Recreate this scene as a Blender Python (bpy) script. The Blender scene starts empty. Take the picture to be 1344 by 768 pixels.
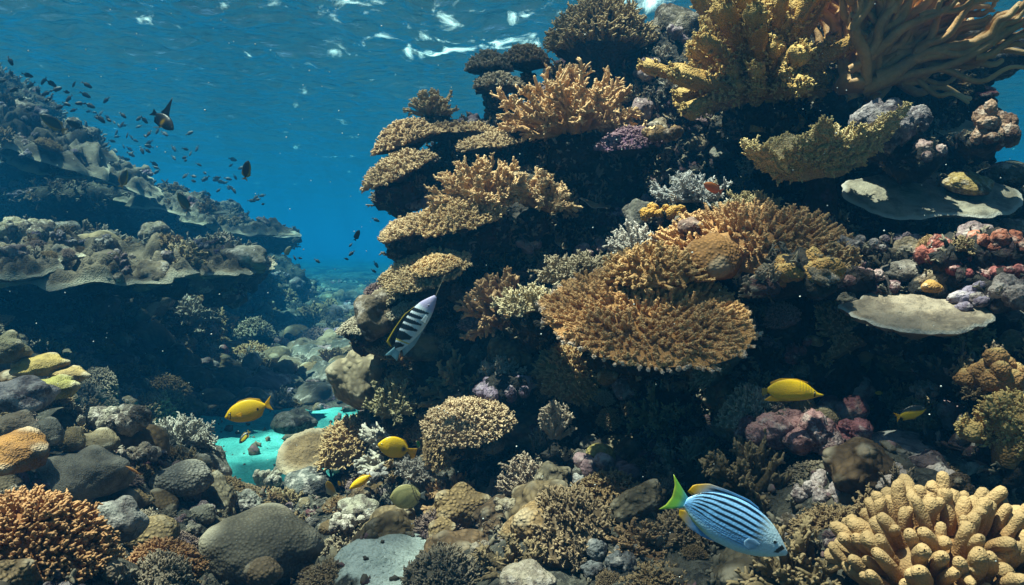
import bpy, math, random
import numpy as np
from mathutils import Vector, Matrix, Quaternion
from mathutils.bvhtree import BVHTree

random.seed(7)
RNG = np.random.default_rng(7)
SC = bpy.context.scene
COL = SC.collection

# ------------------------------------------------------------------ camera, world, sun, exposure
PITCH = math.radians(3.0)
F = 1344 * 28.0 / 36.0                      # focal length in photograph pixels
cam_d = bpy.data.cameras.new('camera'); cam = bpy.data.objects.new('camera', cam_d); COL.objects.link(cam)
cam_d.lens = 28.0; cam_d.sensor_width = 36.0; cam_d.clip_start = 0.02; cam_d.clip_end = 2000
cam.rotation_euler = (math.pi / 2 - PITCH, 0, 0)
SC.camera = cam

TO_SUN = Vector((-0.30, -0.06, 0.95)).normalized()
SUN_EL = math.asin(TO_SUN.z); SUN_AZ = math.atan2(TO_SUN.x, TO_SUN.y)
world = bpy.data.worlds.new('World'); SC.world = world; world.use_nodes = True
wn = world.node_tree.nodes; wl = world.node_tree.links
sky = wn.new('ShaderNodeTexSky'); sky.sky_type = 'NISHITA'; sky.sun_disc = False
sky.sun_elevation = SUN_EL; sky.sun_rotation = SUN_AZ
wn['Background'].inputs['Strength'].default_value = 0.045
wl.new(sky.outputs[0], wn['Background'].inputs['Color'])
sun_d = bpy.data.lights.new('sun', 'SUN'); sun = bpy.data.objects.new('sun', sun_d); COL.objects.link(sun)
sun_d.energy = 5.0; sun_d.angle = math.radians(0.5); sun_d.color = (1.0, 0.88, 0.72)
sun.rotation_euler = TO_SUN.to_track_quat('Z', 'Y').to_euler()
SC.view_settings.view_transform = 'Standard'; SC.view_settings.look = 'None'
SC.view_settings.exposure = 1.86; SC.view_settings.gamma = 1.0; SC.view_settings.use_curve_mapping = False
SC.render.engine = 'CYCLES'
cy = SC.cycles
cy.use_denoising = True
try: cy.denoiser = 'OPENIMAGEDENOISE'
except Exception: pass
cy.max_bounces = 5; cy.diffuse_bounces = 2; cy.glossy_bounces = 2; cy.transmission_bounces = 2
cy.volume_bounces = 1; cy.transparent_max_bounces = 8
cy.caustics_reflective = False; cy.caustics_refractive = False

SURF_Z = 5.6; LIGHT_SHIFT = (1.2, 7.7, 9.0)

def P(px, py, d):
    """the point seen at photograph pixel (px, py), d metres ahead of the camera"""
    x = (px - 672) / F * d; v = (384 - py) / F * d
    return Vector((x, d * math.cos(PITCH) + v * math.sin(PITCH), -d * math.sin(PITCH) + v * math.cos(PITCH)))

# ------------------------------------------------------------------ noise
def _h(ix, iy, iz, seed):
    h = (ix.astype(np.uint32) * np.uint32(374761393) + iy.astype(np.uint32) * np.uint32(668265263)
         + iz.astype(np.uint32) * np.uint32(2246822519) + np.uint32((seed * 3266489917) & 0xffffffff))
    h = (h ^ (h >> np.uint32(13))) * np.uint32(1274126177)
    h = h ^ (h >> np.uint32(16))
    return (h & np.uint32(0xffff)).astype(np.float64) / 32767.5 - 1.0

def vn(p, seed=0):
    """value noise in -1..1"""
    p = np.asarray(p, float) + 1000.0
    i = np.floor(p).astype(np.int64); f = p - i; u = f * f * f * (f * (f * 6 - 15) + 10)
    x, y, z = i[:, 0], i[:, 1], i[:, 2]
    r = 0
    for a in (0, 1):
        wx = u[:, 0] if a else 1 - u[:, 0]
        for b in (0, 1):
            wy = u[:, 1] if b else 1 - u[:, 1]
            for c in (0, 1):
                wz = u[:, 2] if c else 1 - u[:, 2]
                r = r + wx * wy * wz * _h(x + a, y + b, z + c, seed)
    return r

def fbm(p, freq=1.0, octs=4, seed=0, gain=0.5):
    p = np.asarray(p, float); a = 1.0; s = 0; t = 0
    for o in range(octs):
        s = s + a * vn(p * freq + 17.3 * o, seed + o * 11); t += a
        a *= gain; freq *= 2.03
    return s / t

def unit(v):
    return v / np.maximum(np.linalg.norm(v, axis=-1, keepdims=True), 1e-9)

# ------------------------------------------------------------------ mesh helpers
class Acc:
    def __init__(s): s.V = []; s.Q = []; s.T3 = []; s.T = []; s.C = []; s.n = 0
    def add(s, V, Q=None, T3=None, tip=None, col=None):
        V = np.asarray(V, float).reshape(-1, 3)
        if Q is not None and len(Q): s.Q.append(np.asarray(Q, np.int64) + s.n)
        if T3 is not None and len(T3): s.T3.append(np.asarray(T3, np.int64) + s.n)
        s.V.append(V); s.T.append(np.broadcast_to(0.0 if tip is None else tip, (len(V),)).astype(float))
        if col is not None: s.C.append(np.asarray(col, float).reshape(-1, 3))
        s.n += len(V); return s
    def verts(s): return np.concatenate(s.V)
    def mesh(s, name, noise=0.0, nf=8.0, seed=0):
        V = np.concatenate(s.V)
        if noise:
            V = V + noise * np.stack([fbm(V, nf, 2, seed + 1), fbm(V, nf, 2, seed + 2), fbm(V, nf, 2, seed + 3)], 1)
        me = bpy.data.meshes.new(name)
        me.vertices.add(len(V)); me.vertices.foreach_set('co', V.astype(np.float32).ravel())
        Q = np.concatenate(s.Q) if s.Q else np.zeros((0, 4), np.int64)
        T3 = np.concatenate(s.T3) if s.T3 else np.zeros((0, 3), np.int64)
        loops = np.concatenate([Q.ravel(), T3.ravel()]).astype(np.int32)
        tot = np.concatenate([np.full(len(Q), 4), np.full(len(T3), 3)]).astype(np.int32)
        start = np.concatenate([[0], np.cumsum(tot)[:-1]]).astype(np.int32)
        me.loops.add(len(loops)); me.loops.foreach_set('vertex_index', loops)
        me.polygons.add(len(tot)); me.polygons.foreach_set('loop_start', start)
        try: me.polygons.foreach_set('loop_total', tot)
        except Exception: pass
        me.polygons.foreach_set('use_smooth', np.ones(len(tot), bool))
        a = me.attributes.new('tip', 'FLOAT', 'POINT'); a.data.foreach_set('value', np.concatenate(s.T).astype(np.float32))
        if s.C:
            c = np.concatenate(s.C); c4 = np.ones((len(c), 4)); c4[:, :3] = c
            a = me.attributes.new('paint', 'FLOAT_COLOR', 'POINT'); a.data.foreach_set('color', c4.astype(np.float32).ravel())
        me.update(calc_edges=True); me.validate()
        return me

def tubes(acc, Pp, R, S=6, tip=None, rnd=True):
    """many tubes at once: paths (N,K,3), radii (N,K)"""
    Pp = np.asarray(Pp, float); R = np.asarray(R, float)
    N, K, _ = Pp.shape
    tp = np.broadcast_to(np.linspace(0, 1, K) if tip is None else tip, (N, K)).astype(float)
    if rnd:
        e = unit(Pp[:, -1] - Pp[:, -2]); r = R[:, -1]
        Pp = np.concatenate([Pp, (Pp[:, -1] + e * (r * .6)[:, None])[:, None], (Pp[:, -1] + e * (r * .95)[:, None])[:, None]], 1)
        R = np.concatenate([R, (r * .78)[:, None], (r * .12)[:, None]], 1)
        tp = np.concatenate([tp, tp[:, -1:], tp[:, -1:]], 1); K += 2
    t = unit(np.gradient(Pp, axis=1))
    m = np.abs(Pp[:, -1] - Pp[:, 0]); ref = np.eye(3)[np.argmin(m, 1)]
    n = unit(np.cross(t, ref[:, None])); b = np.cross(t, n)
    a = np.arange(S) * 2 * np.pi / S
    V = Pp[:, :, None] + R[:, :, None, None] * (np.cos(a)[None, None, :, None] * n[:, :, None] + np.sin(a)[None, None, :, None] * b[:, :, None])
    base = (np.arange(N) * K * S)[:, None, None]
    k = (np.arange(K - 1) * S)[None, :, None]; s0 = np.arange(S)[None, None]; s1 = (np.arange(S) + 1) % S
    q = np.stack(np.broadcast_arrays(base + k + s0, base + k + s1, base + k + S + s1, base + k + S + s0), -1).reshape(-1, 4)
    acc.add(V.reshape(-1, 3), q, tip=np.repeat(tp.reshape(-1), S))

_ico = {}
def ico(sub):
    if sub not in _ico:
        import bmesh
        bm = bmesh.new(); bmesh.ops.create_icosphere(bm, subdivisions=sub, radius=1)
        bm.verts.ensure_lookup_table()
        _ico[sub] = (np.array([v.co[:] for v in bm.verts]), np.array([[v.index for v in f.verts] for f in bm.faces])); bm.free()
    return _ico[sub]

def grid_faces(nu, nv, wrap=False):
    u = np.arange(nu - 1)[:, None]; v = np.arange(nv if wrap else nv - 1)[None]
    v1 = (v + 1) % nv
    return np.stack([u * nv + v, u * nv + v1, (u + 1) * nv + v1, (u + 1) * nv + v], -1).reshape(-1, 4)

def rand_dirs(n, rng, zmin=-0.1, zmax=1.0):
    i = np.arange(n) + .5
    z = zmax - (zmax - zmin) * i / n; ph = i * 2.399963 + rng.normal(0, .25, n)
    z = np.clip(z + rng.normal(0, .04, n), -1, 1); r = np.sqrt(1 - z * z)
    return np.stack([r * np.cos(ph), r * np.sin(ph), z], 1)

# ------------------------------------------------------------------ objects
def warm(c):
    k = min(1.0, (max(c) - min(c)) / max(c) / .6) ** 1.5
    return (min(.9, c[0] * (1.02 + .20 * k)), c[1], c[2] * (1.0 - .16 * k))

def link(name, me, mat, parent=None, color=None, loc=None):
    o = bpy.data.objects.new(name, me); COL.objects.link(o)
    if mat is not None and len(me.materials) == 0: me.materials.append(mat)
    if parent is not None: o.parent = parent
    if color is not None: o.color = (*color, 1)
    if loc is not None: o.location = loc
    return o

def tag(o, label, cat, group=None, kind=None):
    o['label'] = label; o['category'] = cat
    if group: o['group'] = group
    if kind: o['kind'] = kind
    return o

def empty(name, loc, quat=None):
    o = bpy.data.objects.new(name, None); COL.objects.link(o); o.location = loc; o.empty_display_size = .05
    if quat is not None: o.rotation_mode = 'QUATERNION'; o.rotation_quaternion = quat
    return o

def lean_quat(lean, spin=0.0):
    ax = Vector((lean[0], lean[1], 1.0)) if len(lean) == 2 else Vector(lean)
    return Vector((0, 0, 1)).rotation_difference(ax.normalized()) @ Quaternion((0, 0, 1), spin)

# ------------------------------------------------------------------ materials
def new_mat(name):
    m = bpy.data.materials.new(name); m.use_nodes = True
    nt = m.node_tree
    for n in list(nt.nodes): nt.nodes.remove(n)
    return m, nt

class NT:
    def __init__(s, nt): s.t = nt
    def n(s, typ, **kw):
        o = s.t.nodes.new(typ)
        for k, v in kw.items():
            if k in ('op',): o.operation = v
            elif hasattr(o, k): setattr(o, k, v)
        return o
    def l(s, a, b): s.t.links.new(a, b)
    def set(s, sock, v):
        if isinstance(v, bpy.types.NodeSocket): s.l(v, sock)
        else: sock.default_value = v
    def math(s, op, a, b=None, c=None, clamp=False):
        o = s.n('ShaderNodeMath'); o.operation = op; o.use_clamp = clamp
        s.set(o.inputs[0], a)
        if b is not None: s.set(o.inputs[1], b)
        if c is not None: s.set(o.inputs[2], c)
        return o.outputs[0]
    def mix(s, f, a, b, typ='MIX'):
        o = s.n('ShaderNodeMix'); o.data_type = 'RGBA'; o.blend_type = typ
        s.set(o.inputs[0], f); s.set(o.inputs[6], a if not isinstance(a, tuple) else (*a, 1)); s.set(o.inputs[7], b if not isinstance(b, tuple) else (*b, 1))
        return o.outputs[2]
    def noise(s, vec, scale, detail=4, rough=.55, dist=0.0):
        o = s.n('ShaderNodeTexNoise'); s.l(vec, o.inputs['Vector'])
        o.inputs['Scale'].default_value = scale; o.inputs['Detail'].default_value = detail
        o.inputs['Roughness'].default_value = rough; o.inputs['Distortion'].default_value = dist
        return o.outputs[0]
    def vor(s, vec, scale, feature='F1', rand=1.0):
        o = s.n('ShaderNodeTexVoronoi'); s.l(vec, o.inputs['Vector']); o.feature = feature
        o.inputs['Scale'].default_value = scale; o.inputs['Randomness'].default_value = rand
        return o
    def ramp(s, f, lo, hi, a=0.0, b=1.0):
        o = s.n('ShaderNodeMapRange'); o.interpolation_type = 'SMOOTHSTEP'; s.set(o.inputs[0], f)
        o.inputs[1].default_value = lo; o.inputs[2].default_value = hi; o.inputs[3].default_value = a; o.inputs[4].default_value = b
        return o.outputs[0]
    def attr(s, name):
        o = s.n('ShaderNodeAttribute'); o.attribute_name = name; return o
    def bump(s, h, strength, dist, normal=None):
        o = s.n('ShaderNodeBump'); s.l(h, o.inputs['Height']); o.inputs['Strength'].default_value = strength; o.inputs['Distance'].default_value = dist
        if normal is not None: s.l(normal, o.inputs['Normal'])
        return o.outputs[0]
    def finish(s, col, rough=.75, normal=None, spec=.3):
        b = s.n('ShaderNodeBsdfPrincipled'); s.set(b.inputs['Base Color'], col if not isinstance(col, tuple) else (*col, 1))
        s.set(b.inputs['Roughness'], rough); b.inputs['Specular IOR Level'].default_value = spec
        if normal is not None: s.l(normal, b.inputs['Normal'])
        o = s.n('ShaderNodeOutputMaterial'); s.l(b.outputs[0], o.inputs['Surface']); return b

def coral_mat(name, tipcol=(.75, .62, .46), tipmix=.75, polyp=110, pdist=.006, groove=.35, mott=.5, mscale=7, brain=False, rough=.8, tipsharp=(.55, 1.0), spec=.25, warp=0.0, tiprel=False):
    m, nt = new_mat(name); g = NT(nt)
    tc = g.n('ShaderNodeTexCoord').outputs['Object']
    oi = g.n('ShaderNodeObjectInfo'); base = oi.outputs['Color']
    n1 = g.noise(tc, mscale, 5, .6)
    n2 = g.noise(tc, mscale * 4.3, 4, .6)
    dark = g.mix(1.0, base, (.42, .40, .40), 'MULTIPLY')
    lite = g.mix(1.0, base, (1.35, 1.3, 1.2), 'MULTIPLY')
    c = g.mix(g.math('MULTIPLY', g.ramp(n1, .40, .62), mott), base, dark)
    c = g.mix(g.math('MULTIPLY', g.ramp(n2, .5, .72), .55), c, lite)
    vec = tc
    if warp:
        wn_ = g.n('ShaderNodeTexNoise'); g.l(tc, wn_.inputs['Vector']); wn_.inputs['Scale'].default_value = 9; wn_.inputs['Detail'].default_value = 2
        ad = g.n('ShaderNodeVectorMath'); ad.operation = 'MULTIPLY_ADD'; g.l(wn_.outputs[1], ad.inputs[0]); ad.inputs[1].default_value = (warp,) * 3; g.l(tc, ad.inputs[2])
        vec = ad.outputs[0]
    v = g.vor(vec, polyp, 'F1')
    cell = g.ramp(v.outputs['Distance'], .15, .75)
    if brain: h = cell; gr = g.math('SUBTRACT', 1.0, cell)
    else: h = g.math('SUBTRACT', 1.0, cell); gr = cell
    c = g.mix(g.math('MULTIPLY', gr, groove), c, g.mix(1.0, c, (.35, .33, .33), 'MULTIPLY'))
    t = g.attr('tip').outputs['Fac']
    tcol = g.mix(.34, g.mix(1.0, base, (1.85, 2.15, 2.6), 'MULTIPLY'), tipcol) if tiprel else tipcol
    c = g.mix(g.math('MULTIPLY', g.ramp(t, *tipsharp), tipmix), c, tcol)
    if tiprel: c = g.mix(g.math('MULTIPLY', g.ramp(t, 1.1, 1.6), .75), c, (.72, .60, .54))
    nb = g.bump(n1, .5, .03)
    nb = g.bump(n2, .6, .014, nb)
    nb = g.bump(h, .8, pdist, nb)
    g.finish(c, rough, nb, spec)
    return m

M = {}
M['branch'] = coral_mat('branching_coral_skin', tipcol=(.82, .53, .27), tipmix=.65, polyp=120, pdist=.003, groove=.15, mott=.35, tipsharp=(.30, 1.05), tiprel=True)
M['finger'] = coral_mat('finger_coral_skin', tipcol=(.47, .32, .16), tipmix=.6, polyp=165, pdist=.0016, groove=.42, mott=.25, mscale=4, tipsharp=(.3, 1.0))
M['leather'] = coral_mat('leather_coral_skin', tipcol=(.75, .48, .24), tipmix=.7, polyp=300, pdist=.001, groove=.08, mott=.5, mscale=6, rough=.5, spec=.5)
M['soft'] = coral_mat('soft_coral_skin', tipcol=(.88, .64, .26), tipmix=.65, polyp=95, pdist=.008, groove=.45, mott=.45, mscale=9)
M['brain'] = coral_mat('brain_coral_skin', polyp=62, pdist=.005, groove=.55, mott=.3, mscale=4, brain=False, tipmix=.3)
M['maze'] = coral_mat('maze_coral_skin', polyp=52, pdist=.011, groove=.7, mott=.55, mscale=6, brain=False, tipmix=.25, warp=.03)
M['smooth'] = coral_mat('massive_coral_skin', polyp=120, pdist=.004, groove=.30, mott=.85, mscale=9, tipmix=.35)
M['plate'] = coral_mat('plate_coral_skin', tipcol=(.46, .42, .37), tipmix=.85, polyp=130, pdist=.0015, groove=.15, mott=.85, mscale=8, tipsharp=(.93, .995))

def rock_mat(name, c0, c1, c2, c3, spots=True, bumpd=.05):
    m, nt = new_mat(name); g = NT(nt)
    geo = g.n('ShaderNodeNewGeometry').outputs['Position']
    n0 = g.noise(geo, 1.3, 5, .62); n1 = g.noise(geo, 4.1, 6, .65, .4); n2 = g.noise(geo, 13, 6, .65); n3 = g.noise(geo, 45, 4, .6)
    c = g.mix(g.ramp(n1, .38, .62), c0, c1)
    c = g.mix(g.math('MULTIPLY', g.ramp(n2, .52, .68), .8), c, c2)
    pat = g.math('MULTIPLY', g.ramp(n0, .53, .63), g.ramp(n2, .40, .55))
    c = g.mix(pat, c, c3)
    v = g.vor(geo, 38, 'F1'); cell = g.ramp(v.outputs['Distance'], .1, .7)
    c = g.mix(g.math('MULTIPLY', cell, .5), c, g.mix(1.0, c, (.4, .38, .38), 'MULTIPLY'))
    c = g.mix(g.math('MULTIPLY', g.ramp(n3, .55, .75), .45), c, g.mix(1.0, c, (1.9, 1.8, 1.7), 'MULTIPLY'))
    nb = g.bump(n2, .9, bumpd); nb = g.bump(n3, .7, bumpd * .3, nb); nb = g.bump(cell, .6, bumpd * .2, nb)
    g.finish(c, .88, nb, .2)
    return m
M['ledge'] = coral_mat('shelf_coral_skin', tipcol=(.42, .36, .27), tipmix=.8, polyp=75, pdist=.006, groove=.4, mott=.95, mscale=4, tipsharp=(.90, .99))
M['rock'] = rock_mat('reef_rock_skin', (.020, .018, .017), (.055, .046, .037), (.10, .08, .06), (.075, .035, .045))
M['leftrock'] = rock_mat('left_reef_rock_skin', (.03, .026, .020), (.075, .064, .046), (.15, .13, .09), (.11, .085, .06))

def crust_mat():
    m, nt = new_mat('encrusted_rock_skin'); g = NT(nt)
    tc = g.n('ShaderNodeTexCoord').outputs['Object']; oi = g.n('ShaderNodeObjectInfo')
    base = oi.outputs['Color']
    n1 = g.noise(tc, 5, 6, .65, .3); n2 = g.noise(tc, 17, 6, .65); n3 = g.noise(tc, 60, 4, .6)
    pale = g.mix(.55, base, (.62, .52, .46)); dark = g.mix(1.0, base, (.28, .24, .26), 'MULTIPLY')
    c = g.mix(g.ramp(n1, .42, .58), base, dark)
    c = g.mix(g.math('MULTIPLY', g.ramp(n2, .5, .64), .85), c, pale)
    c = g.mix(g.math('MULTIPLY', g.ramp(n3, .55, .72), .6), c, g.mix(1.0, c, (1.6, 1.5, 1.5), 'MULTIPLY'))
    v = g.vor(tc, 70); cell = g.ramp(v.outputs['Distance'], .1, .7)
    nb = g.bump(n2, .9, .03); nb = g.bump(n3, .8, .012, nb); nb = g.bump(cell, .6, .006, nb)
    g.finish(c, .85, nb, .25); return m
M['crust'] = crust_mat()

def ground_mat():
    m, nt = new_mat('sea_floor_skin'); g = NT(nt)
    geo = g.n('ShaderNodeNewGeometry').outputs['Position']; s = g.attr('tip').outputs['Fac']
    n1 = g.noise(geo, 2.2, 6, .6); n2 = g.noise(geo, 11, 6, .65); n3 = g.noise(geo, 40, 4, .6)
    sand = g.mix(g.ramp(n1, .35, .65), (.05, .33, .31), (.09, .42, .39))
    rub = g.mix(g.ramp(n2, .4, .62), (.030, .027, .023), (.085, .075, .058))
    rub = g.mix(g.math('MULTIPLY', g.ramp(n3, .5, .7), .6), rub, (.17, .155, .125))
    sx = g.n('ShaderNodeSeparateXYZ'); g.l(geo, sx.inputs[0])
    sand = g.mix(g.ramp(sx.outputs['Y'], 5.3, 6.4), g.mix(g.ramp(n1, .35, .65), (.46, .50, .46), (.60, .63, .58)), sand)  # far sand painted turquoise to imitate light filtered by the water
    sand = g.mix(g.math('MULTIPLY', g.ramp(n3, .48, .68), .45), sand, g.mix(1.0, sand, (.45, .5, .5), 'MULTIPLY')); sand = g.mix(g.math('MULTIPLY', g.ramp(n2, .5, .7), .4), sand, g.mix(1.0, sand, (.5, .55, .55), 'MULTIPLY'))
    k = g.ramp(g.math('ADD', s, g.math('MULTIPLY', g.math('SUBTRACT', n2, .5), .5)), .42, .58)
    c = g.mix(k, rub, sand)
    nb = g.bump(n2, .8, .07); nb = g.bump(n3, .9, .025, nb)
    g.finish(c, .9, nb, .2); return m
M['ground'] = ground_mat()

def paint_mat():
    m, nt = new_mat('fish_skin'); g = NT(nt)
    tc = g.n('ShaderNodeTexCoord').outputs['Object']
    a = g.attr('paint').outputs['Color']
    v = g.vor(tc, 170); n = g.noise(tc, 40, 3)
    c = g.mix(g.math('MULTIPLY', g.ramp(v.outputs['Distance'], .3, .8), .22), a, g.mix(1.0, a, (.55, .55, .55), 'MULTIPLY'))
    c = g.mix(g.math('MULTIPLY', g.ramp(n, .5, .75), .2), c, g.mix(1.0, a, (.7, .7, .7), 'MULTIPLY'))
    nb = g.bump(v.outputs['Distance'], .45, .0015)
    g.finish(c, .34, nb, .5); return m
M['fish'] = paint_mat()
def fin_mat():
    m, nt = new_mat('fin_skin'); g = NT(nt)
    a = g.attr('paint').outputs['Color']; tc = g.n('ShaderNodeTexCoord').outputs['Object']; n = g.noise(tc, 60, 3)
    c = g.mix(g.math('MULTIPLY', g.ramp(n, .45, .7), .3), a, g.mix(1.0, a, (.6, .6, .6), 'MULTIPLY'))
    b = g.finish(c, .4, None, .4); o = [q for q in nt.nodes if q.type == 'OUTPUT_MATERIAL'][0]
    tr = g.n('ShaderNodeBsdfTranslucent'); g.l(c, tr.inputs[0]); tp = g.n('ShaderNodeBsdfTransparent')
    m1 = g.n('ShaderNodeMixShader'); m1.inputs[0].default_value = .35; g.l(b.outputs[0], m1.inputs[1]); g.l(tr.outputs[0], m1.inputs[2])
    m2 = g.n('ShaderNodeMixShader'); m2.inputs[0].default_value = .16; g.l(m1.outputs[0], m2.inputs[1]); g.l(tp.outputs[0], m2.inputs[2]); g.l(m2.outputs[0], o.inputs['Surface']); return m
M['fin'] = fin_mat()
def plain_mat(name, rough, spec):
    m, nt = new_mat(name); g = NT(nt); oi = g.n('ShaderNodeObjectInfo')
    tc = g.n('ShaderNodeTexCoord').outputs['Object']; n = g.noise(tc, 30, 3)
    g.finish(g.mix(g.math('MULTIPLY', g.ramp(n, .4, .7), .3), oi.outputs['Color'], g.mix(1.0, oi.outputs['Color'], (.6, .6, .6), 'MULTIPLY')), rough, None, spec); return m
M['eye'] = plain_mat('eye_gloss', .12, .7)
M['plain'] = plain_mat('small_fish_skin', .5, .4)

# ------------------------------------------------------------------ coral generators (metric size, z up, origin at the base)
def branchlets(acc, B, D, L, r, knobs=5, S=6, rng=RNG, curve=.25, knoblen=.28, t0=0.0, t1=1.0, kr_=.62):
    t1 = np.broadcast_to(t1, (len(B),)).astype(float)[:, None]
    t0 = np.broadcast_to(t0, (len(B),)).astype(float)[:, None]
    """short tapering twigs with side knobs; B base points, D directions, L lengths, r radii"""
    n = len(B); D = unit(D)
    bend = rng.normal(0, 1, (n, 3)) * curve + np.array([0, 0, curve * .8])
    tt = np.array([0, .4, .75, 1.0])
    path = B[:, None] + L[:, None, None] * (D[:, None] * tt[None, :, None] + bend[:, None] * (tt ** 2)[None, :, None] * .5)
    R = r[:, None] * np.array([1.0, .95, .82, .62])
    tubes(acc, path, R, S, tip=t0 + (t1 - t0) * tt)
    if knobs:
        k = knobs
        t = rng.uniform(.25, .98, (n, k))
        seg = np.stack([np.stack([np.interp(t[i], tt, path[i, :, c]) for c in range(3)], -1) for i in range(n)]) if n < 1 else None
        base = B[:, None] + L[:, None, None] * (D[:, None] * t[..., None] + bend[:, None] * (t ** 2)[..., None] * .5)
        ang = rng.uniform(0, 2 * np.pi, (n, k))
        ref = np.eye(3)[np.argmin(np.abs(D), 1)]; n1 = unit(np.cross(D, ref)); n2 = np.cross(D, n1)
        side = np.cos(ang)[..., None] * n1[:, None] + np.sin(ang)[..., None] * n2[:, None]
        kd = unit(side + D[:, None] * .9)
        kl = L[:, None] * knoblen * rng.uniform(.5, 1.1, (n, k)) + r[:, None]
        pts = base[..., None, :] + kd[..., None, :] * kl[..., None, None] * np.array([0, .6, 1.0])[None, None, :, None]
        kr = (r[:, None] * kr_ * np.ones((n, k)))[..., None] * np.array([1, .85, .6])
        tp = (t0[..., None] + (t1[..., None] - t0[..., None]) * np.clip(t[..., None] * .75 + np.array([0, .15, .3]), 0, 1))
        tubes(acc, pts.reshape(-1, 3, 3), kr.reshape(-1, 3), max(4, S - 1), tip=tp.reshape(-1, 3))

def outline(ph, seed, amp=.12, f=1.6):
    return 1 + amp * fbm(np.stack([np.cos(ph) * f, np.sin(ph) * f, np.full_like(ph, seed * 3.7)], 1), 1.0, 3, seed) * 2

def g_table(rx, ry, H, seed, N=600, L=.07, r=.007, knobs=5, depth=.25, droop=0.0, stalk=.3, amp=.12, out=1.0, S=6, bowl=0.0, knoblen=.28, rim=0.0, wild=.28, kr=.62):
    """plate or cushion densely covered with twigs -> (crown, stalk) accumulators"""
    rng = np.random.default_rng(seed)
    i = np.arange(N) + .5; rr = np.sqrt(i / N); ph = i * 2.399963 + rng.normal(0, .15, N)
    rr = np.clip(rr + rng.normal(0, .012, N), 0, 1)
    def surf(rr, ph):
        o = outline(ph, seed, amp); x = rx * rr * o * np.cos(ph); y = ry * rr * o * np.sin(ph)
        z = H * (1 - rr ** 2.2) - droop * rr ** 4 + bowl * rr ** 2
        z = z + .09 * min(rx, ry) * fbm(np.stack([x, y, np.full_like(x, seed)], 1), 2.2 / min(rx, ry), 3, seed)
        return np.stack([x, y, z], 1)
    B = surf(rr, ph)
    eps = .02
    nx = surf(np.clip(rr + eps, 0, 1.05), ph) - B; 
    rad = np.stack([np.cos(ph), np.sin(ph), np.zeros(N)], 1)
    tang = np.stack([-np.sin(ph), np.cos(ph), np.zeros(N)], 1)
    nrm = unit(np.cross(unit(nx + 1e-6 * rad), tang)); nrm *= np.sign(nrm[:, 2:3] + 1e-9)
    D = nrm * (1.0 - .35 * rr[:, None] * out) + rad * (.15 + 1.0 * rr[:, None] ** 2) * out + rng.normal(0, wild, (N, 3))
    cl = fbm(B, 3.2 / max(rx, ry) * 1.6, 2, seed + 5)
    LL = L * (.75 + .5 * cl + rng.uniform(-.2, .25, N)); LL = np.clip(LL, L * .35, None) * (1 - .5 * (rim > 0) * np.clip((rr - .86) * 12, 0, 1))
    a = Acc(); branchlets(a, B - nrm * L * .15, D, LL, np.full(N, r) * rng.uniform(.8, 1.2, N), knobs, S, rng, knoblen=knoblen, t0=rim * np.clip((rr - .9) * 12, 0, 1), t1=1 + .6 * rim * np.clip((rr - .9) * 12, 0, 1), kr_=kr)
    nr, npn = 14, 56
    R_, P_ = np.meshgrid(np.linspace(0, 1, nr), np.arange(npn) * 2 * np.pi / npn, indexing='ij')
    top = surf(R_.ravel(), P_.ravel())
    a.add(top, grid_faces(nr, npn, True), tip=0.0)
    b = Acc()
    prof = 1 - R_.ravel() ** 1.0
    dz = depth * prof ** 1.5 + .012
    bot = top.copy(); bot[:, 2] = np.minimum(top[:, 2] - .01, -droop * R_.ravel() ** 4 + bowl * R_.ravel() ** 2) - dz
    nb = fbm(bot, 8 / max(rx, .05) * .3, 3, seed + 9); bot[:, 2] += .03 * min(rx, ry) * nb
    bot[R_.ravel() > .99] = top[R_.ravel() > .99]
    b.add(bot, grid_faces(nr, npn, True)[:, ::-1], tip=.0)
    zc = bot[0, 2] + .1 * depth
    path = np.array([[[0, 0, zc], [0.03 * rx, 0.04 * ry, zc - depth * .5], [0.05 * rx, .1 * ry, zc - depth * 1.2]]])
    tubes(b, path, np.array([[stalk * .9, stalk * .75, stalk]]) * min(rx, ry), 16, tip=0.0, rnd=False)
    return a, b

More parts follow.
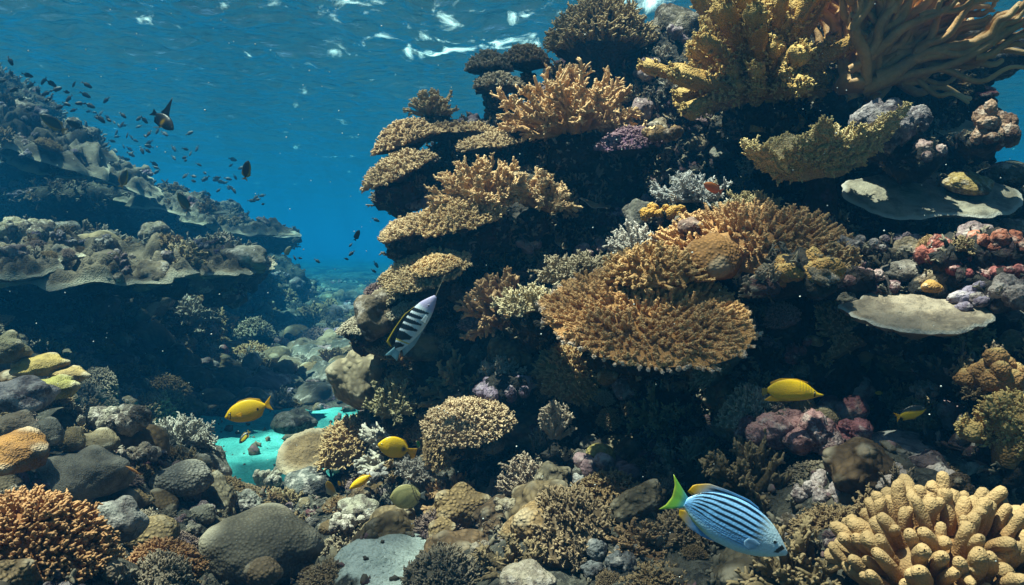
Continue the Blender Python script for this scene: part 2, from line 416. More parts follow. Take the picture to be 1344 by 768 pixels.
def g_bush(R, H, seed, n=26, twigs=16, r=.010, knobs=4, zmin=.05, flat=1.0, fan=None, S=6, tl=.30, start=.0):
    """clump of branches fanning out of a small foot"""
    rng = np.random.default_rng(seed)
    D = rand_dirs(n, rng, zmin, 1.0)
    if fan is not None:                       # squash into a fan facing -y
        D[:, 1] *= fan
        D = unit(D)
    sc = np.array([R, R * flat, H]); E = D * sc
    ln = np.linalg.norm(E, axis=1) * rng.uniform(.82, 1.08, n)
    E = unit(E)
    tt = np.array([0, .25, .5, .75, 1.0])
    wob = rng.normal(0, .06, (n, 5, 3)); wob[:, 0] = 0
    off = rng.normal(0, .12 * R, (n, 3)) * [1, flat, .15]
    path = off[:, None] + ln[:, None, None] * (E[:, None] * tt[None, :, None] + np.array([0, 0, .12]) * (tt ** 2 - tt)[None, :, None] * 1.2 + wob * .5)
    a = Acc()
    Rr = r * 1.7 * np.array([1.5, 1.25, 1.0, .85, .65])[None] * rng.uniform(.85, 1.15, (n, 1))
    tubes(a, path, Rr, S + 2, tip=tt * .6)
    m = twigs
    t = rng.uniform(.32, 1.0, (n, m)) ** .8
    idx = np.clip((t * 4).astype(int), 0, 3); fr = t * 4 - idx
    ar = np.arange(n)[:, None]
    B = path[ar, idx] * (1 - fr[..., None]) + path[ar, idx + 1] * fr[..., None]
    rd = rng.normal(0, 1, (n, m, 3))
    if fan is not None: rd[..., 1] *= .5
    Dd = E[:, None] + unit(rd) * .75
    LL = R * tl * rng.uniform(.55, 1.1, (n, m)) * (1.15 - .45 * t)
    rr = r * rng.uniform(.75, 1.1, (n, m))
    branchlets(a, B.reshape(-1, 3), Dd.reshape(-1, 3), LL.ravel(), rr.ravel(), knobs, S, rng, t0=.3, t1=1.0)
    return a

def g_lump(sx, sy, sz, seed, lobes=9, amp=.35, sub=5, rough=.04, rf=5.0, bottom=-.45, sharp=5.0):
    """one continuous lobed head"""
    rng = np.random.default_rng(seed)
    d, f = ico(sub)
    r = np.full(len(d), 1.0 - amp * .5)
    C = rand_dirs(max(lobes, 1), rng, -.25, 1.0)
    if lobes:
        k = rng.uniform(.6, 1.0, lobes); w = sharp * rng.uniform(.8, 1.4, lobes)
        b = np.stack([amp * k[i] * np.exp(-w[i] * (1 - d @ C[i]) * 2.0) for i in range(lobes)], 0)
        r = r + b.max(0)
    r = r + .10 * fbm(d, 1.4, 3, seed) + rough * fbm(d, rf, 4, seed + 3)
    V = d * r[:, None] * np.array([sx, sy, sz])
    zb = bottom * sz; V[:, 2] = np.where(V[:, 2] < zb, zb + (V[:, 2] - zb) * .25, V[:, 2])
    a = Acc(); a.add(V, T3=f, tip=np.clip((r - r.mean()) / (r.std() * 4 + 1e-6) + .3, 0, 1)); return a

def g_knob(s, seed, n=14, spread=(1, .8, .8), sub=4, r0=.34, rough=.10):
    """heap of rough knobs grown into each other"""
    rng = np.random.default_rng(seed); a = Acc()
    d, f = ico(sub)
    for i in range(n):
        c = rng.uniform(-1, 1, 3) * np.array(spread) * s; c[2] = abs(c[2]) * rng.uniform(.2, 1) - .1 * s
        q = s * r0 * rng.uniform(.6, 1.25); sc = rng.uniform(.75, 1.3, 3)
        rr = 1 + .25 * fbm(d + i * 3.1, 1.6, 3, seed + i) + rough * 1.6 * fbm(d + i, 6, 4, seed + i + 50)
        a.add(c + d * rr[:, None] * q * sc, T3=f, tip=np.clip(d[:, 2] * .5 + .3, 0, 1))
    return a

def g_plate(rx, ry, seed, thick=.02, wav=.05, amp=.10, dish=0.0, nr=30, npn=110, f=1.6):
    R_, P_ = np.meshgrid(np.linspace(0.0, 1, nr), np.arange(npn) * 2 * np.pi / npn, indexing='ij')
    rr, ph = R_.ravel(), P_.ravel(); o = outline(ph, seed, amp, f)
    x = rx * rr * o * np.cos(ph); y = ry * rr * o * np.sin(ph)
    q = np.stack([x, y, np.zeros_like(x)], 1)
    z = wav * fbm(q, 1.6 / max(rx, ry) , 3, seed + 2) * (.35 + .65 * rr) + dish * rr ** 2
    z += .25 * thick * fbm(q, 14 / max(rx, ry), 3, seed + 3)
    th = thick * np.where(rr > .9, np.sqrt(np.clip((1 - rr) / .1, 0, 1)), 1)
    top = np.stack([x, y, z + th * .5], 1)
    taper = thick * 3.5 * (1 - rr) ** 1.5
    bot = np.stack([x, y, z - th * .5 - taper], 1)
    a = Acc(); a.add(top, grid_faces(nr, npn, True), tip=rr ** 1.0)
    a.add(bot, grid_faces(nr, npn, True)[:, ::-1], tip=np.clip(rr - .35, 0, 1))
    return a

def g_finger_list(R, H, seed, n=70, L=.13, r=.025, zmin=.0, K=8, S=14):
    """base head and a list of single fingers"""
    rng = np.random.default_rng(seed)
    D = rand_dirs(n, rng, zmin, 1.0)
    base = g_lump(R * .80, R * .80, H * .78, seed, lobes=5, amp=.2, sub=4)
    out = []
    for i in range(n):
        d = unit(D[i] * np.array([R, R, H])); b = D[i] * np.array([R, R, H]) * .70
        d = unit(d + np.array([0, 0, .55]) + rng.normal(0, .14, 3))
        l = L * rng.uniform(.75, 1.25); rr = r * rng.uniform(.8, 1.25)
        t = np.linspace(0, 1, K); bend = rng.normal(0, .12, 3)
        path = b + l * (d * t[:, None] + bend * (t ** 2)[:, None]) * 1.15
        R_ = rr * (.92 + .18 * np.sin(t * 2.6 + rng.uniform(-.4, .4)))
        a = Acc(); tubes(a, path[None], R_[None], S, tip=t[None])
        # a rounder end
        V = a.V[0]; V += .16 * rr * np.stack([fbm(V, 22, 2, seed + i), fbm(V, 22, 2, seed + i + 7), fbm(V, 22, 2, seed + i + 9)], 1) * 2
        if rng.random() < .3:
            b2 = path[K // 2]; d2 = unit(d + unit(rng.normal(0, 1, 3)) * .8); l2 = l * .5
            p2 = b2 + d2 * l2 * t[:, None]
            tubes(a, p2[None], (rr * .85 * (1 - .1 * t))[None], S, tip=(.4 + .6 * t)[None])
        out.append(a)
    return base, out

def g_soft_lobes(R, H, seed, n=30, r=.035, az=(0, 360), up=.55, K=9):
    """cauliflower-ended lobes of a soft coral; a list of single lobes"""
    rng = np.random.default_rng(seed); out = []
    for i in range(n):
        an = math.radians(rng.uniform(*az)); el = rng.uniform(.0, 1.0)
        d = np.array([math.cos(an) * math.cos(el * 1.5), math.sin(an) * .75 * math.cos(el * 1.5), -.06 + math.sin(el * 1.5)]); d = unit(d)
        l = np.linalg.norm(d * np.array([R, R * .7, H])) * rng.choice([rng.uniform(.45, .75), rng.uniform(.7, 1.06), rng.uniform(.85, 1.06)])
        t = np.linspace(0, 1, K); bend = rng.normal(0, .12, 3)
        path = rng.normal(0, .06 * R, 3) * [1, 1, .3] + l * (d * t[:, None] + bend * (t ** 2)[:, None])
        rad = r * rng.uniform(.8, 1.2) * (.55 + .75 * t ** 1.3)
        a = Acc(); tubes(a, path[None], rad[None], 20, tip=(.75 * t)[None])
        V = a.V[0]; nn = np.stack([fbm(V, 26, 3, seed + i + q) for q in range(3)], 1)
        a.V[0] = V + r * .75 * nn
        m = 95; k = rng.uniform(.25, 1.06, m); ci = np.stack([np.interp(np.minimum(k, 1), t, path[:, c]) for c in range(3)], 1)
        q = unit(rng.normal(0, 1, (m, 3)) + d * np.where(k > .97, 2.0, .2)[:, None])
        rk = np.interp(np.minimum(k, 1), t, rad)
        branchlets(a, ci + q * (rk * .8)[:, None], q + d * .5, np.full(m, r * .55) * rng.uniform(.6, 1.5, m), np.full(m, r * .22), 3, 6, rng, t0=.35, t1=1.0)
        out.append(a)
    foot = Acc(); tubes(foot, np.array([[[0, 0, -.35 * H], [0, 0, -.1 * H], [0, 0, .12 * H]]]), np.array([[r * 2.2, r * 2.4, r * 2.2]]), 20, tip=0.0)
    foot.V[0] = foot.V[0] + .5 * r * np.stack([fbm(foot.V[0], 14, 3, seed + q) for q in range(3)], 1)
    return foot, out

def g_elkhorn(R, seed, n=34, a0=15, a1=110, r=.02, depth=.3):
    """long sinuous flattened branches sweeping to one side; a list of branches"""
    rng = np.random.default_rng(seed); out = []
    K = 14; t = np.linspace(0, 1, K)
    for i in range(n):
        an = math.radians(a0 + (a1 - a0) * ((i + rng.uniform(-.5, .5)) / (n - 1)))
        yv = rng.uniform(-1, .8) * .55
        d = unit(np.array([math.cos(an), yv, math.sin(an)]))
        side = np.array([-math.sin(an), 0, math.cos(an)])
        l = R * rng.uniform(.62, 1.08)
        st = rng.normal(0, .045 * R, 3) + np.array([.03, yv * .1, 0])
        wav = .055 * R * np.sin(t * rng.uniform(7, 14) + rng.uniform(0, 6)) * t ** .8 + .10 * R * rng.uniform(-.6, 1.1) * t ** 2
        path = st + l * d * t[:, None] + side * wav[:, None] + np.array([0, 1, 0]) * (.03 * R * np.sin(t * 6 + i))[:, None] * t[:, None]
        rad = r * rng.uniform(.7, 1.25) * (1.5 - .95 * t ** .8) * (1 + .15 * np.sin(t * 11 + i))
        a = Acc(); tubes(a, path[None], rad[None], 12, tip=(t ** 2)[None])
        for b in range(rng.integers(3, 7)):
            k = int(rng.integers(3, 11)); sg = rng.choice([-1, 1])
            d2 = unit(d + side * sg * rng.uniform(.35, .75) + rng.normal(0, .15, 3)); l2 = l * (1 - t[k]) * rng.uniform(.55, 1.0) + .04
            w2 = -sg * .22 * l2 * t ** 2 + .06 * l2 * np.sin(t * 9 + b)
            p2 = path[k] + l2 * d2 * t[:, None] + side * w2[:, None]
            tubes(a, p2[None], (rad[k] * .95 * (1 - .5 * t))[None], 10, tip=(.2 + .8 * t)[None])
        out.append(a)
    foot = g_lump(R * .14, R * .14, R * .10, seed + 3, lobes=5, amp=.3, sub=4); foot.T = [t_ * 0 for t_ in foot.T]
    return foot, out

def g_cup(R, H, seed, squash=.6):
    rng = np.random.default_rng(seed); nr, npn = 26, 160
    T_, P_ = np.meshgrid(np.linspace(0, 1, nr), np.arange(npn) * 2 * np.pi / npn, indexing='ij'); t, ph = T_.ravel(), P_.ravel()
    def surf(t, ph, off=0.0):
        ru = fbm(np.stack([np.cos(ph) * 2.6, np.sin(ph) * 2.6, t * .5 + seed], 1), 1, 3, seed)
        ru2 = fbm(np.stack([np.cos(ph) * 5.5, np.sin(ph) * 5.5, t * 1.5 + seed], 1), 1, 2, seed + 4)
        rad = (.16 + .84 * t ** .8) * (1 + .45 * ru * t + .28 * ru2 * t) * R - off
        z = H * (t ** 1.5) * (1 + .55 * ru + .35 * ru2) + .25 * R * np.cos(ph) * t
        p = np.stack([rad * np.cos(ph), rad * np.sin(ph) * squash, z], 1)
        return p + .03 * R * np.stack([fbm(p, 9 / R * .5, 3, seed + q) for q in range(3)], 1)
    a = Acc(); V = surf(t, ph); a.add(V, grid_faces(nr, npn, True)[:, ::-1], tip=t * .6)
    V2 = surf(t, ph, .02 * R); V2[:, 2] += .03 * R; a.add(V2, grid_faces(nr, npn, True), tip=t * .6)
    m = 1500; tb = rng.uniform(.15, 1.0, m) ** .6; pb = rng.uniform(0, 2 * np.pi, m); B = surf(tb, pb)
    D = np.stack([np.cos(pb) * .8, np.sin(pb) * .8, .2 + 1.1 * tb ** 3], 1) + rng.normal(0, .3, (m, 3))
    branchlets(a, B, D, np.full(m, .085 * R) * rng.uniform(.4, 1.6, m), np.full(m, .020 * R), 6, 5, rng, t0=.4)
    b = Acc(); tubes(b, np.array([[[0, 0, -H * 1.0], [0.02, 0, -.3 * H], [0, 0, .12 * H]]]), np.array([[.28, .20, .2]]) * R, 20, tip=0.0)
    b.V[0] = b.V[0] + .04 * R * np.stack([fbm(b.V[0], 12, 3, seed + q) for q in range(3)], 1)
    return a, b

# ------------------------------------------------------------------ what grows where: (kind, px, py, distance, half width px, options, colour, name, category, label)
TAN = (.40, .255, .12); BRN = (.26, .165, .085); OLV = (.20, .155, .075); OCH = (.43, .285, .085); GRY = (.27, .245, .20); DRK = (.13, .115, .085)
PUR = (.17, .10, .19); MAR = (.27, .075, .085); PNK = (.46, .31, .30); WHT = (.50, .46, .41); LIL = (.33, .26, .36); SND = (.34, .27, .17)
LEFT_FAR = 1.25
SPEC = [
 # crown of the right reef
 ('table', 790, 66, 6.3, 62, dict(ry=.9, H=.85, N=900, L=.34, r=.012, knobs=5, depth=1.1, stalk=.75, out=.35, wild=.14), (.14, .115, .06), 'bushy_coral', 'coral', 'tall dark bristling dome coral on the summit of the right reef below the water surface'),
 ('table', 642, 92, 6.4, 28, dict(ry=1, H=.75, N=420, L=.20, r=.010, knobs=3, depth=.3), DRK, 'cushion_coral', 'coral', 'dark spiny cushion coral at the left end of the reef summit'),
 ('table', 690, 85, 6.5, 30, dict(ry=1, H=.75, N=420, L=.18, r=.010, knobs=3, depth=.3), (.17, .13, .085), 'cushion_coral', 'coral', 'dark ridged cushion coral just left of the tall summit bush'),
 ('table', 655, 116, 6.2, 32, dict(ry=1, H=.5, N=380, L=.18, r=.010, knobs=3, depth=.3), DRK, 'cushion_coral', 'coral', 'lower dark cushion coral tucked under the two spiny summit cushions'),
 ('bush', 568, 150, 6.2, 29, dict(H=1.1, n=30, twigs=10, r=.010, zmin=.1), (.24, .19, .11), 'bushy_coral', 'coral', 'small feathery bush coral sticking up on the upper left shoulder of the right reef'),
 ('bush', 752, 172, 5.5, 84, dict(H=.92, n=54, twigs=17, r=.0125, zmin=.05, tl=.24), (.42, .285, .15), 'branching_coral', 'coral', 'broad tan antler-branched coral below the tall dark summit bush'),
 ('lump', 895, 70, 6.5, 50, dict(sy=1, sz=1.1, lobes=14, amp=.4, rough=.09, rf=8, mat='crust'), DRK, 'boulder_coral', 'coral', 'dark rounded coral head left of the ochre soft coral on the summit'),
 ('knob', 930, 30, 6.7, 24, dict(), (.20, .16, .10), 'knobbly_coral', 'coral', 'small dark knob of coral on top of the dark rounded head'),
 ('soft', 1000, 128, 5.2, 135, dict(H=1.0, n=100, r=.044), OCH, 'soft_coral', 'coral', 'big ochre soft coral with cauliflower lobes at the top right'),
 ('elkhorn', 1125, 112, 4.9, 225, dict(n=50, r=.026), (.42, .26, .105), 'antler_coral', 'coral', 'brown antler coral sweeping its long branches to the top right corner'),
 ('lump', 1278, 82, 6.2, 62, dict(sy=1, sz=.75, lobes=14, amp=.45, rough=.10, rf=7, mat='crust'), (.12, .115, .11), 'boulder_coral', 'coral', 'dark shaggy coral head behind the antler branches at the right edge'),
 ('knob', 1178, 172, 4.5, 62, dict(n=26, spread=(.55, .5, 1.1), r0=.32), (.24, .21, .22), 'encrusted_rock', 'rock', 'grey knobbly rock pillar between the cup coral and the antler coral'),
 ('knob', 1222, 205, 4.3, 26, dict(n=12), (.42, .30, .29), 'encrusted_rock', 'rock', 'small pink and white crusted knob at the foot of the grey pillar'),
 ('knob', 1305, 180, 4.3, 36, dict(n=24, spread=(.6, .5, 1.4), r0=.36), (.38, .26, .19), 'encrusted_rock', 'rock', 'rusty tan rock pillar standing against the blue water at the right edge'),
 ('lump', 1325, 232, 4.9, 36, dict(sy=1, sz=.6, lobes=6, mat='crust'), (.14, .15, .12), 'boulder_coral', 'coral', 'dark green-grey coral head at the right edge above the upper plate'),
 # left overhanging flank
 ('table', 700, 175, 5.9, 36, dict(ry=1, H=.35, N=260, L=.14, r=.010, knobs=3), (.24, .18, .11), 'cushion_coral', 'coral', 'brown cushion coral just left of the broad tan antler-branched coral'),
 ('table', 605, 178, 5.9, 58, dict(ry=.8, H=.22, N=420, L=.10, r=.008, knobs=3, depth=.3), (.23, .175, .10), 'shelf_coral', 'coral', 'brown shelf coral under the small feathery bush on the left shoulder'),
 ('table', 535, 188, 5.4, 42, dict(ry=1, H=.62, N=520, L=.15, r=.009, knobs=4, depth=.35, lean=(-.35, -.15)), (.27, .20, .115), 'cushion_coral', 'coral', 'brown bumpy cushion coral poking out of the left flank above the drooping shelf'),
 ('table', 520, 222, 5.2, 48, dict(ry=1.1, H=.25, N=640, L=.17, r=.009, knobs=4, depth=.4, lean=(-.42, -.28), droop=.10), (.25, .19, .11), 'shelf_coral', 'coral', 'dark fringed shelf coral overhanging open water highest on the left flank'),
 ('table', 640, 192, 5.5, 40, dict(ry=.9, H=.3, N=380, L=.12, r=.009, knobs=3, lean=(-.1, -.2)), (.29, .22, .13), 'cushion_coral', 'coral', 'tan cushion coral between the left shoulder shelf and the tan fan thicket'),
 ('bush', 632, 272, 4.9, 66, dict(H=1.0, n=46, twigs=17, r=.0105, zmin=.12, tl=.22, lean=(-.1, -.2)), (.38, .265, .14), 'branching_coral', 'coral', 'tan thicket of upright branches in the middle of the left flank'),
 ('bush', 705, 268, 5.0, 44, dict(H=.95, n=28, twigs=15, r=.0105, zmin=.1, tl=.24, lean=(.25, -.2)), (.40, .285, .16), 'branching_coral', 'coral', 'smaller tan branching coral leaning right beside the upright thicket'),
 ('table', 598, 288, 4.8, 62, dict(ry=.9, H=.3, N=760, L=.11, r=.0085, knobs=5, depth=.35, lean=(-.2, -.32)), (.34, .25, .13), 'shelf_coral', 'coral', 'tan mossy shelf coral at the foot of the upright branching thicket'),
 ('table', 537, 302, 4.8, 38, dict(ry=1, H=.35, N=520, L=.14, r=.0085, knobs=5, depth=.35, lean=(-.3, -.25)), (.36, .27, .155), 'shelf_coral', 'coral', 'pale tan ragged coral jutting out furthest over the blue gap'),
 ('table', 560, 352, 4.7, 62, dict(ry=1, H=.18, N=1000, L=.085, r=.007, knobs=5, depth=.3, lean=(-.28, -.42)), (.33, .26, .15), 'table_coral', 'coral', 'fine-twigged table coral above the striped fish with black bars'),
 ('table', 572, 350, 4.5, 30, dict(ry=1, H=.3, N=420, L=.14, r=.007, knobs=5, depth=.3, lean=(-.2, -.4)), (.44, .32, .16), 'table_coral', 'coral', 'small golden tuft coral on the fine-twigged table coral'),
 ('table', 505, 392, 4.9, 30, dict(ry=1, H=.25, N=420, L=.12, r=.008, knobs=4, lean=(-.4, -.35)), (.27, .235, .16), 'shelf_coral', 'coral', 'grey-tan shelf coral just left of the barred fish'),
 ('table', 480, 425, 5.0, 34, dict(ry=.9, H=.3, N=700, L=.08, r=.006, knobs=4, depth=.3, lean=(-.3, -.35)), (.25, .225, .17), 'shelf_coral', 'coral', 'grey fan-lined shelf coral lowest on the left flank over the valley'),
 ('table', 532, 408, 4.7, 24, dict(ry=.9, H=.3, N=300, L=.12, r=.007, knobs=3, lean=(-.3, -.3)), (.25, .225, .17), 'shelf_coral', 'coral', 'small grey shelf coral half hidden behind the barred fish'),
 # middle of the right reef
 ('table', 828, 192, 5.2, 44, dict(ry=.9, H=.45, N=520, L=.10, r=.010, knobs=3, depth=.35, lean=(-.1, -.2)), (.115, .06, .125), 'encrusting_coral', 'coral', 'dark purple velvety coral crust right below the tan antler-branched coral'),
 ('knob', 868, 178, 5.0, 26, dict(n=16), (.36, .26, .14), 'knobbly_coral', 'coral', 'tan knobbly coral clump at the right end of the purple crust'),
 ('knob', 868, 280, 4.4, 28, dict(n=22, spread=(1, .7, .5), r0=.26, mat='soft'), (.52, .31, .06), 'knobbly_coral', 'coral', 'yellow-orange knobbly coral above the large tan acropora bank'),
 ('bush', 905, 262, 4.6, 44, dict(H=.7, n=34, twigs=12, r=.007, zmin=0, tl=.3), (.33, .32, .30), 'bushy_coral', 'coral', 'pale grey spiky coral behind the yellow-orange knobbly coral'),
 ('bush', 985, 280, 4.4, 38, dict(H=.7, n=34, twigs=12, r=.006, zmin=.1, tl=.3), (.19, .17, .09), 'bushy_coral', 'coral', 'dark olive tufted coral behind the upper edge of the tan acropora bank'),
 ('bush', 832, 330, 4.2, 32, dict(H=1.05, n=40, twigs=12, r=.005, zmin=.1, fan=.6, tl=.24), (.36, .33, .29), 'fan_coral', 'coral', 'pale finely ribbed fan coral behind the big table coral'),
 ('table', 990, 322, 4.0, 112, dict(ry=.75, H=.28, N=480, L=.22, r=.0098, knobs=30, knoblen=.05, kr=.42, depth=.25, lean=(-.05, -.42)), (.36, .22, .10), 'acropora_coral', 'coral', 'large golden tan bank of tufted coral behind the big table coral'),
 ('lump', 935, 345, 3.75, 40, dict(sy=.9, sz=1.0, lobes=5, amp=.25, rough=.03, mat='brain'), (.27, .155, .06), 'boulder_coral', 'coral', 'brown domed coral between the big table coral and the tufted bank'),
 ('lump', 905, 300, 4.0, 18, dict(sy=1, sz=.8, lobes=6, mat='crust'), (.22, .15, .13), 'encrusted_rock', 'rock', 'small brown knob above the brown domed coral'),
 ('table', 850, 412, 3.6, 136, dict(ry=.88, H=.06, N=1200, L=.135, r=.0088, knobs=34, knoblen=.05, kr=.42, depth=.14, lean=(0.02, -.50), amp=.09, sup=.75, rim=.9, wild=.13, out=1.7), (.44, .265, .112), 'table_coral', 'coral', 'very large golden tan table coral in the middle of the picture'),
 ('table', 858, 362, 3.75, 66, dict(ry=.7, H=.45, N=300, L=.25, r=.0098, knobs=30, knoblen=.05, kr=.42, depth=.25, lean=(-.05, -.3)), (.34, .22, .095), 'acropora_coral', 'coral', 'mounded golden coral growing on the back of the very large table coral'),
 ('bush', 705, 405, 4.2, 52, dict(H=.5, n=44, twigs=14, r=.007, zmin=-.05, tl=.26), (.33, .29, .18), 'bushy_coral', 'coral', 'speckled olive twig coral left of the very large table coral'),
 ('bush', 760, 362, 4.3, 50, dict(H=.55, n=44, twigs=14, r=.006, zmin=-.05, tl=.28), (.21, .185, .13), 'bushy_coral', 'coral', 'grey-brown twig thicket above the left end of the very large table coral'),
 ('knob', 1060, 360, 3.45, 42, dict(n=20, spread=(1, .6, .7), r0=.36, mat='soft', rough=.05), (.47, .31, .12), 'knobbly_coral', 'coral', 'tan lumpy coral right of the large tufted bank'),
 ('lump', 1000, 378, 3.4, 26, dict(sy=1, sz=.6, lobes=2, amp=.1, rough=.01, mat='smooth'), (.10, .055, .05), 'sponge', 'sponge', 'smooth dark maroon sponge against the tan lumpy coral'),
 ('cup', 1075, 236, 4.3, 92, dict(H=.62), (.66, .57, .35), 'cup_coral', 'coral', 'pale yellow ruffled cup coral on a short stalk'),
 ('plate', 1222, 256, 4.5, 112, dict(ry=.62, wav=.09, lean=(-.03, -.56), thick=.034), (.27, .25, .20), 'plate_coral', 'coral', 'larger smooth grey plate coral with an algae mound on it'),
 ('lump', 1270, 243, 4.47, 34, dict(sy=.8, sz=.42, lean=(0, -.5), lobes=9, amp=.3, rough=.05, mat='crust'), (.33, .27, .11), 'algae_mound', 'algae', 'low olive algae mound lying on the larger plate coral'),
 ('plate', 1205, 410, 3.4, 98, dict(ry=.60, wav=.07, lean=(.02, -.38), thick=.032), (.30, .255, .20), 'plate_coral', 'coral', 'smaller smooth grey-brown plate coral with a pale rim below the maroon lumps'),
 ('knob', 1125, 365, 3.6, 28, dict(n=16), (.40, .25, .26), 'encrusted_rock', 'rock', 'pink crusted lump beside the tan lumpy coral'),
 ('knob', 1160, 378, 3.6, 28, dict(n=16), (.22, .13, .15), 'encrusted_rock', 'rock', 'dark plum crusted lump left of the smaller plate coral'),
 ('knob', 1130, 325, 3.8, 26, dict(n=14), (.30, .26, .25), 'encrusted_rock', 'rock', 'greyish lump behind the pink crusted lump'),
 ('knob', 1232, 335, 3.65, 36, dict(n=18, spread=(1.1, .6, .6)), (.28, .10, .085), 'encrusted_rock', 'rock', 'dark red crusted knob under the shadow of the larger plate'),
 ('knob', 1262, 362, 3.6, 34, dict(n=18), MAR, 'encrusted_rock', 'rock', 'maroon crusted lump above the right end of the smaller plate'),
 ('knob', 1308, 330, 3.6, 36, dict(n=20, spread=(.8, .6, 1.0)), (.33, .13, .09), 'encrusted_rock', 'rock', 'tall brick red crusted rock near the right edge'),
 ('knob', 1330, 362, 3.5, 30, dict(n=16), (.36, .14, .15), 'encrusted_rock', 'rock', 'crimson crusted lump right at the edge of the picture'),
 ('knob', 1325, 392, 3.35, 36, dict(n=18), (.40, .34, .32), 'encrusted_rock', 'rock', 'pale grey crusted rock right of the smaller plate'),
 ('lump', 1222, 378, 3.55, 14, dict(sy=1, sz=.8, lobes=3, mat='smooth'), (.42, .26, .08), 'sponge', 'sponge', 'small ochre sponge resting behind the smaller plate'),
 ('lump', 1190, 360, 3.75, 30, dict(sy=1, sz=.6, lobes=7, mat='crust'), (.24, .21, .18), 'boulder_coral', 'coral', 'dull grey coral head above the left end of the smaller plate'),
 ('knob', 1316, 500, 3.1, 48, dict(n=26, spread=(.7, .7, 1.0), r0=.34, mat='soft', rough=.05), (.36, .22, .10), 'leather_coral', 'coral', 'tan lumpy leather coral climbing the right edge'),
 ('soft', 1330, 590, 2.9, 66, dict(H=.9, n=26, r=.030), (.38, .25, .095), 'leather_coral', 'coral', 'ochre fingered leather coral at the right edge above the finger coral'),
 ('fingers', 1238, 778, 2.25, 130, dict(H=.92, n=150, L=.088, r=.0175), (.27, .165, .075), 'finger_coral', 'coral', 'large smooth tan finger coral in the bottom right corner'),
 ('knob', 1040, 568, 3.35, 62, dict(n=24, spread=(1.0, .6, .38), r0=.34), (.44, .26, .27), 'encrusted_rock', 'rock', 'pink and maroon rock ledge under the yellow fish'),
 ('knob', 1115, 580, 3.3, 36, dict(n=18, spread=(.6, .6, 1.0)), (.27, .12, .15), 'encrusted_rock', 'rock', 'plum crusted rock right of the pink ledge'),
 ('knob', 1085, 655, 3.0, 56, dict(n=36, spread=(.8, .5, .75), r0=.22, lean=(.2, 0)), (.52, .43, .41), 'encrusted_rock', 'rock', 'white knobbly coral rubble above the blue striped fish'),
 ('knob', 1195, 632, 2.9, 56, dict(n=22, spread=(1, .6, .4), r0=.3), (.44, .36, .33), 'encrusted_rock', 'rock', 'pale pink rock just above the finger coral'),
 ('lump', 1195, 600, 3.5, 90, dict(sy=.8, sz=.3, lobes=4, amp=.2, mat='crust'), (.36, .35, .33), 'rubble_mound', 'rock', 'low grey sediment mound behind the pale pink rock'),
 # lower middle
 ('table', 612, 556, 4.2, 56, dict(ry=.9, H=.45, N=850, L=.13, r=.007, knobs=6, depth=.3, lean=(-.05, -.45)), (.31, .235, .15), 'cushion_coral', 'coral', 'brown frilled coral head left of the dark hollow'),
 ('knob', 662, 512, 4.4, 38, dict(n=24, spread=(1, .6, .5), r0=.28), LIL, 'encrusted_rock', 'rock', 'lilac crusted rock above the brown frilled head'),
 ('bush', 655, 490, 4.6, 30, dict(H=.7, n=26, twigs=10, r=.006), (.28, .26, .22), 'bushy_coral', 'coral', 'grey twig coral behind the lilac rock'),
 ('bush', 728, 575, 4.1, 26, dict(H=1.75, n=24, twigs=13, r=.006, fan=.35, zmin=.4), (.29, .235, .18), 'fan_coral', 'coral', 'upright brown fan coral in the dark hollow'),
 ('bush', 700, 650, 3.9, 36, dict(H=1.5, n=30, twigs=13, r=.006, fan=.35, zmin=.2, lean=(-.3, 0)), (.27, .215, .165), 'fan_coral', 'coral', 'leaning brown fan coral below the upright one'),
 ('lump', 788, 600, 3.8, 24, dict(sy=1, sz=.85, lobes=0, rough=.02, mat='brain'), (.36, .33, .13), 'boulder_coral', 'coral', 'small round yellow-green coral dome in the dark hollow'),
 ('knob', 772, 636, 3.7, 24, dict(n=14, r0=.3), (.42, .39, .36), 'knobbly_coral', 'coral', 'little whitish knob cluster under the yellow-green dome'),
 ('lump', 605, 672, 3.9, 42, dict(sy=.9, sz=.85, lobes=7, amp=.4, rough=.03, mat='maze'), (.25, .19, .10), 'boulder_coral', 'coral', 'lobed tan maze coral right of the lower sand patch'),
 ('lump', 580, 700, 3.75, 22, dict(sy=1, sz=1, lobes=6, amp=.35, mat='maze'), (.31, .24, .13), 'boulder_coral', 'coral', 'small tan lobe beside the lower sand patch under the maze coral'),
 ('lump', 725, 702, 3.3, 64, dict(sy=.9, sz=.72, lobes=8, amp=.28, rough=.05, rf=12, mat='maze'), (.27, .20, .105), 'boulder_coral', 'coral', 'large tan pebbled coral head at the bottom centre'),
 ('knob', 680, 672, 3.6, 34, dict(n=20, r0=.3), (.30, .26, .19), 'knobbly_coral', 'coral', 'grey-tan knobbly coral behind the large pebbled head'),
 ('lump', 700, 738, 3.1, 13, dict(sy=1, sz=.9, lobes=2, mat='smooth'), (.40, .31, .18), 'sponge', 'sponge', 'small pale ball at the foot of the large pebbled head'),
 ('knob', 640, 742, 3.3, 44, dict(n=26, r0=.26), (.30, .26, .21), 'knobbly_coral', 'coral', 'mottled knobbly coral at the bottom edge left of the pebbled head'),
 ('lump', 690, 766, 2.9, 40, dict(sy=1, sz=.6, lobes=6, mat='crust'), (.33, .29, .23), 'boulder_coral', 'coral', 'grey coral head cut by the bottom edge under the pebbled head'),
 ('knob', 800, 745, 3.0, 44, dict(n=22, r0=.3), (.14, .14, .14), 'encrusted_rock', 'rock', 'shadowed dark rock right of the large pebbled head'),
 ('bush', 515, 545, 4.8, 32, dict(H=1.5, n=34, twigs=12, r=.008), (.18, .175, .10), 'bushy_coral', 'coral', 'dark olive bush under the tail of the barred fish'),
 # foreground left
